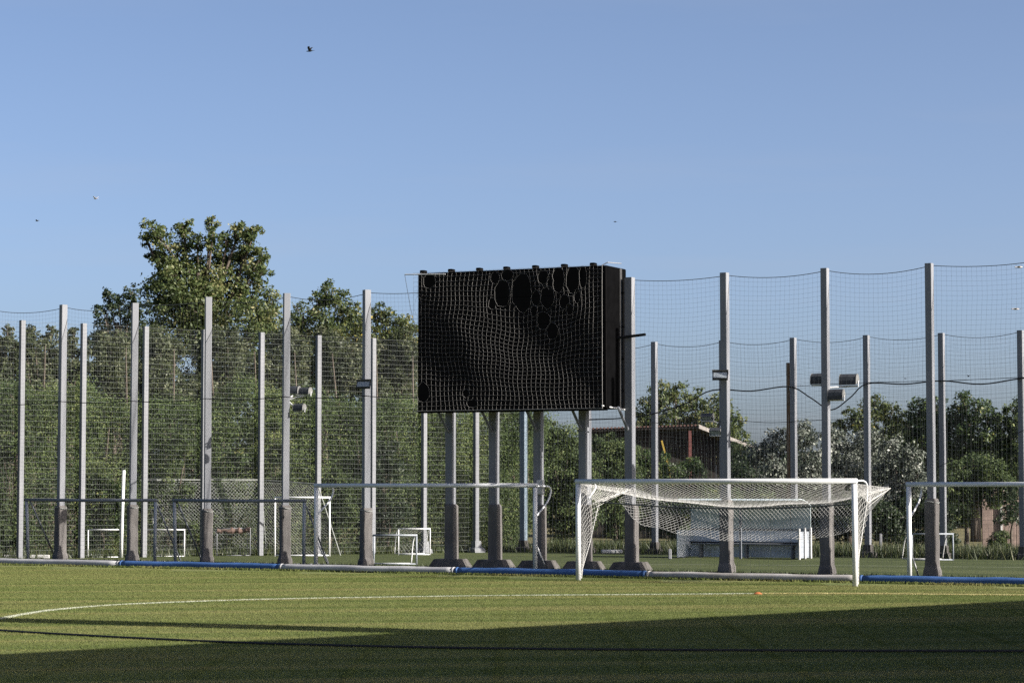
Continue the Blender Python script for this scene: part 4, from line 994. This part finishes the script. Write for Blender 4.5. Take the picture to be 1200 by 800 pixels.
# short mown grass on the pitch: one clump patch instanced over the pitch by geometry nodes
def patch_object():
    n = 5200; L = 2.0
    P = np.stack([RNG.uniform(-L / 2, L / 2, n), RNG.uniform(-L / 2, L / 2, n), np.zeros(n)], 1)
    h = RNG.uniform(.015, .024, n); a = RNG.uniform(0, 6.28, n); w = RNG.uniform(.003, .0055, n)
    dx = np.stack([np.cos(a) * w, np.sin(a) * w, np.zeros(n)], 1); tip = P + np.stack([RNG.normal(0, .5, n) * h, RNG.normal(0, .5, n) * h, h], 1)
    v = np.stack([P - dx, P + dx, tip], 1).reshape(-1, 3); q = np.arange(3 * n).reshape(-1, 3)
    o = np_mesh('grass_patch', v, q, M['blade'], None, np.repeat(np.clip(RNG.normal(.5, .14, n), 0, 1), 3))
    COL.objects.unlink(o); return o
def painted(name, path, w, m, n):
    seg = np.array([list(p) for p in path]); d = np.linalg.norm(np.diff(seg, axis=0), axis=1); cum = np.append(0, np.cumsum(d))
    f = RNG.uniform(0, cum[-1], n); c = np.stack([np.interp(f, cum, seg[:, k]) for k in range(3)], 1)
    c[:, :2] += RNG.uniform(-w / 2, w / 2, (n, 2)); c[:, 2] = .01; h = RNG.uniform(.020, .027, n); a = RNG.uniform(0, 6.28, n); ww = RNG.uniform(.004, .007, n)
    dx = np.stack([np.cos(a) * ww, np.sin(a) * ww, np.zeros(n)], 1); tip = c + np.stack([RNG.normal(0, .4, n) * h, RNG.normal(0, .4, n) * h, h], 1)
    tag(np_mesh(name, np.stack([c - dx, c + dx, tip], 1).reshape(-1, 3), np.arange(3 * n).reshape(-1, 3), m), kind='stuff')
painted('painted_grass', PL, .12, M['line'], 20000); painted('painted_grass', YL, .11, M['liney'], 13000)
gx, gy = np.meshgrid(np.arange(-22, 26, 1.9), np.arange(24, 74, 1.9))
gx = gx.ravel() + RNG.uniform(-.04, .04, gx.size); gy = gy.ravel() + RNG.uniform(-.04, .04, gy.size)
offv = -ST * gx - CT * (gy - 68.54); ok = (offv > TOFF + 1.25) & (np.abs(gx) < 4 + gy * .27)
gx, gy = gx[ok], gy[ok]
me = bpy.data.meshes.new('pitch_grass'); me.from_pydata([(a, b, .009) for a, b in zip(gx, gy)], [], []); me.update()
gr = link_mesh('pitch_grass', me, None); tag(gr, kind='stuff')
ng = bpy.data.node_groups.new('grass', 'GeometryNodeTree')
ng.interface.new_socket('Geometry', in_out='INPUT', socket_type='NodeSocketGeometry'); ng.interface.new_socket('Geometry', in_out='OUTPUT', socket_type='NodeSocketGeometry')
gi = ng.nodes.new('NodeGroupInput'); go = ng.nodes.new('NodeGroupOutput'); ip = ng.nodes.new('GeometryNodeInstanceOnPoints')
oi = ng.nodes.new('GeometryNodeObjectInfo'); oi.inputs['Object'].default_value = patch_object(); oi.inputs['As Instance'].default_value = True
rv = ng.nodes.new('FunctionNodeRandomValue'); rv.data_type = 'INT'; rv.inputs[4].default_value = 0; rv.inputs[5].default_value = 3
qm = ng.nodes.new('ShaderNodeMath'); qm.operation = 'MULTIPLY'; qm.inputs[1].default_value = math.pi / 2; ng.links.new(rv.outputs[2], qm.inputs[0])
qc = ng.nodes.new('ShaderNodeCombineXYZ'); ng.links.new(qm.outputs[0], qc.inputs[2])
ng.links.new(gi.outputs[0], ip.inputs['Points']); ng.links.new(oi.outputs['Geometry'], ip.inputs['Instance']); ng.links.new(qc.outputs[0], ip.inputs['Rotation'])
ng.links.new(ip.outputs[0], go.inputs[0])
gm = gr.modifiers.new('grass', 'NODES'); gm.node_group = ng

# ------------------------------------------------------------------ birds
def bird(label, px, py, Y, span, rz, flap, m, pitch=0.0):
    g = thing('bird', label, 'bird', at(px, py, Y), rz, 'birds in the sky')
    s = span
    prof = [(-.30, .015), (-.22, .045), (-.05, .075), (.12, .06), (.20, .035), (.25, .045), (.30, .03), (.36, .006)]
    MB().tube([(0, x * s, 0) for x, r in prof], [r * s for x, r in prof], 8).build('body', m, g, smooth=True)
    for sx in (-1, 1):
        c, q = math.cos(flap), math.sin(flap)
        vs = []
        for f, ch0, ch1, e in ((.04, -.10, .12, 1), (.28, -.10, .14, 1), (.5, -.16, .04, .8)):
            x, z = sx * f * c * s, f * q * s * e
            vs += [(x, ch0 * s, z), (x, ch1 * s, z), (x, ch1 * s, z + .012 * s), (x, ch0 * s, z + .012 * s)]
        mb = MB(); mb.loft([vs[0:4], vs[4:8], vs[8:12]]).build('wing', m, g)
    MB().loft([[(-.02 * s, -.26 * s, 0), (.02 * s, -.26 * s, 0), (.02 * s, -.26 * s, .01 * s), (-.02 * s, -.26 * s, .01 * s)], [(-.08 * s, -.46 * s, 0), (.08 * s, -.46 * s, 0), (.08 * s, -.46 * s, .01 * s), (-.08 * s, -.46 * s, .01 * s)]]).build('tail', m, g)
bird('dark bird with raised wings high in the upper left sky', 363, 60, 60, .30, R(60), R(58), M['bird'])
bird('bird with pale wings flying left of the tallest tree', 112, 233, 70, .24, R(50), R(40), M['birdpale'])
bird('tiny dark bird lowest at the far left of the sky', 43.5, 259, 90, .22, R(70), R(30), M['bird'])
bird('tiny bird flying straight above the right end of the screen', 721, 260, 90, .20, R(80), R(10), M['bird'])
bird('pale-winged bird at the right edge level with the fence top', 1194, 313, 75, .40, R(85), R(5), M['birdpale'])
bird('pale-winged bird near the right edge below the fence top', 1190, 362, 75, .40, R(85), R(3), M['birdpale'])
bird('dark bird hovering above the wire at the far right', 1135, 441, 75, .16, R(30), R(45), M['bird'])
bird('tiny dark bird just above the wire near the tallest post', 1061, 443.5, 75, .13, R(60), R(20), M['bird'])

# ------------------------------------------------------------------ stand and mast outside the view that throw the long shade
SH = 8.0; k_ = SH / math.tan(SUN_EL); hs = Vector((math.sin(SUN_AZ), math.cos(SUN_AZ), 0))
E0 = ground(0, 770) + hs * k_; E1 = ground(1200, 706) + hs * k_
ed_ = (E1 - E0); ed_.z = 0; ed_.normalize(); bk = Vector((ed_.y, -ed_.x, 0))
R0 = E0 - ed_ * 3.4; LEN = 62.0
gs = thing('grandstand', 'roofed grandstand beside the pitch outside the right of view', 'grandstand', R0, math.atan2(ed_.y, ed_.x))
# local x along the roof edge, local -y towards the back
MB().loft([[Vector((0, 0, SH)), Vector((LEN, 0, SH)), Vector((LEN, 0, SH + .25)), Vector((0, 0, SH + .25))],
           [Vector((0, -15, SH + .9)), Vector((LEN, -15, SH + .9)), Vector((LEN, -15, SH + 1.15)), Vector((0, -15, SH + 1.15))]]).build('roof', M['roofsheet'], gs)
for i in range(1, 8): MB().box((i * 8.2, -9.5, SH / 2 + .2), (.35, .35, SH + .4)).build('column', M['post'], gs)
MB().box((LEN / 2 + 6, -14.8, SH / 2 + .3), (LEN - 12, .3, SH + .6)).build('back_wall', M['roofsheet'], gs)
for i in range(8): MB().box((LEN / 2 + 8, -6.5 - i * .95, .25 + i * .225), (LEN - 20, .94, .5 + i * .45)).build('seating_step', M['concrete'], gs)
mp_ = ground(520, 741) + hs * 13.2
mast = thing('light_mast', 'tall thick round floodlight column beside the grandstand outside the view', 'floodlight mast', mp_, R(24))
MB().tube([(0, 0, 0), (0, 0, .5), (0, 0, 12), (0, 0, 25)], [.66, .60, .58, .54], 16).build('column', M['steel'], mast, smooth=True)
MB().bevbox((0, 0, 25.6), (3.2, .4, 1.6), .05).build('lamp_bank', M['flood'], mast)
print('leaves', NLEAF[0])
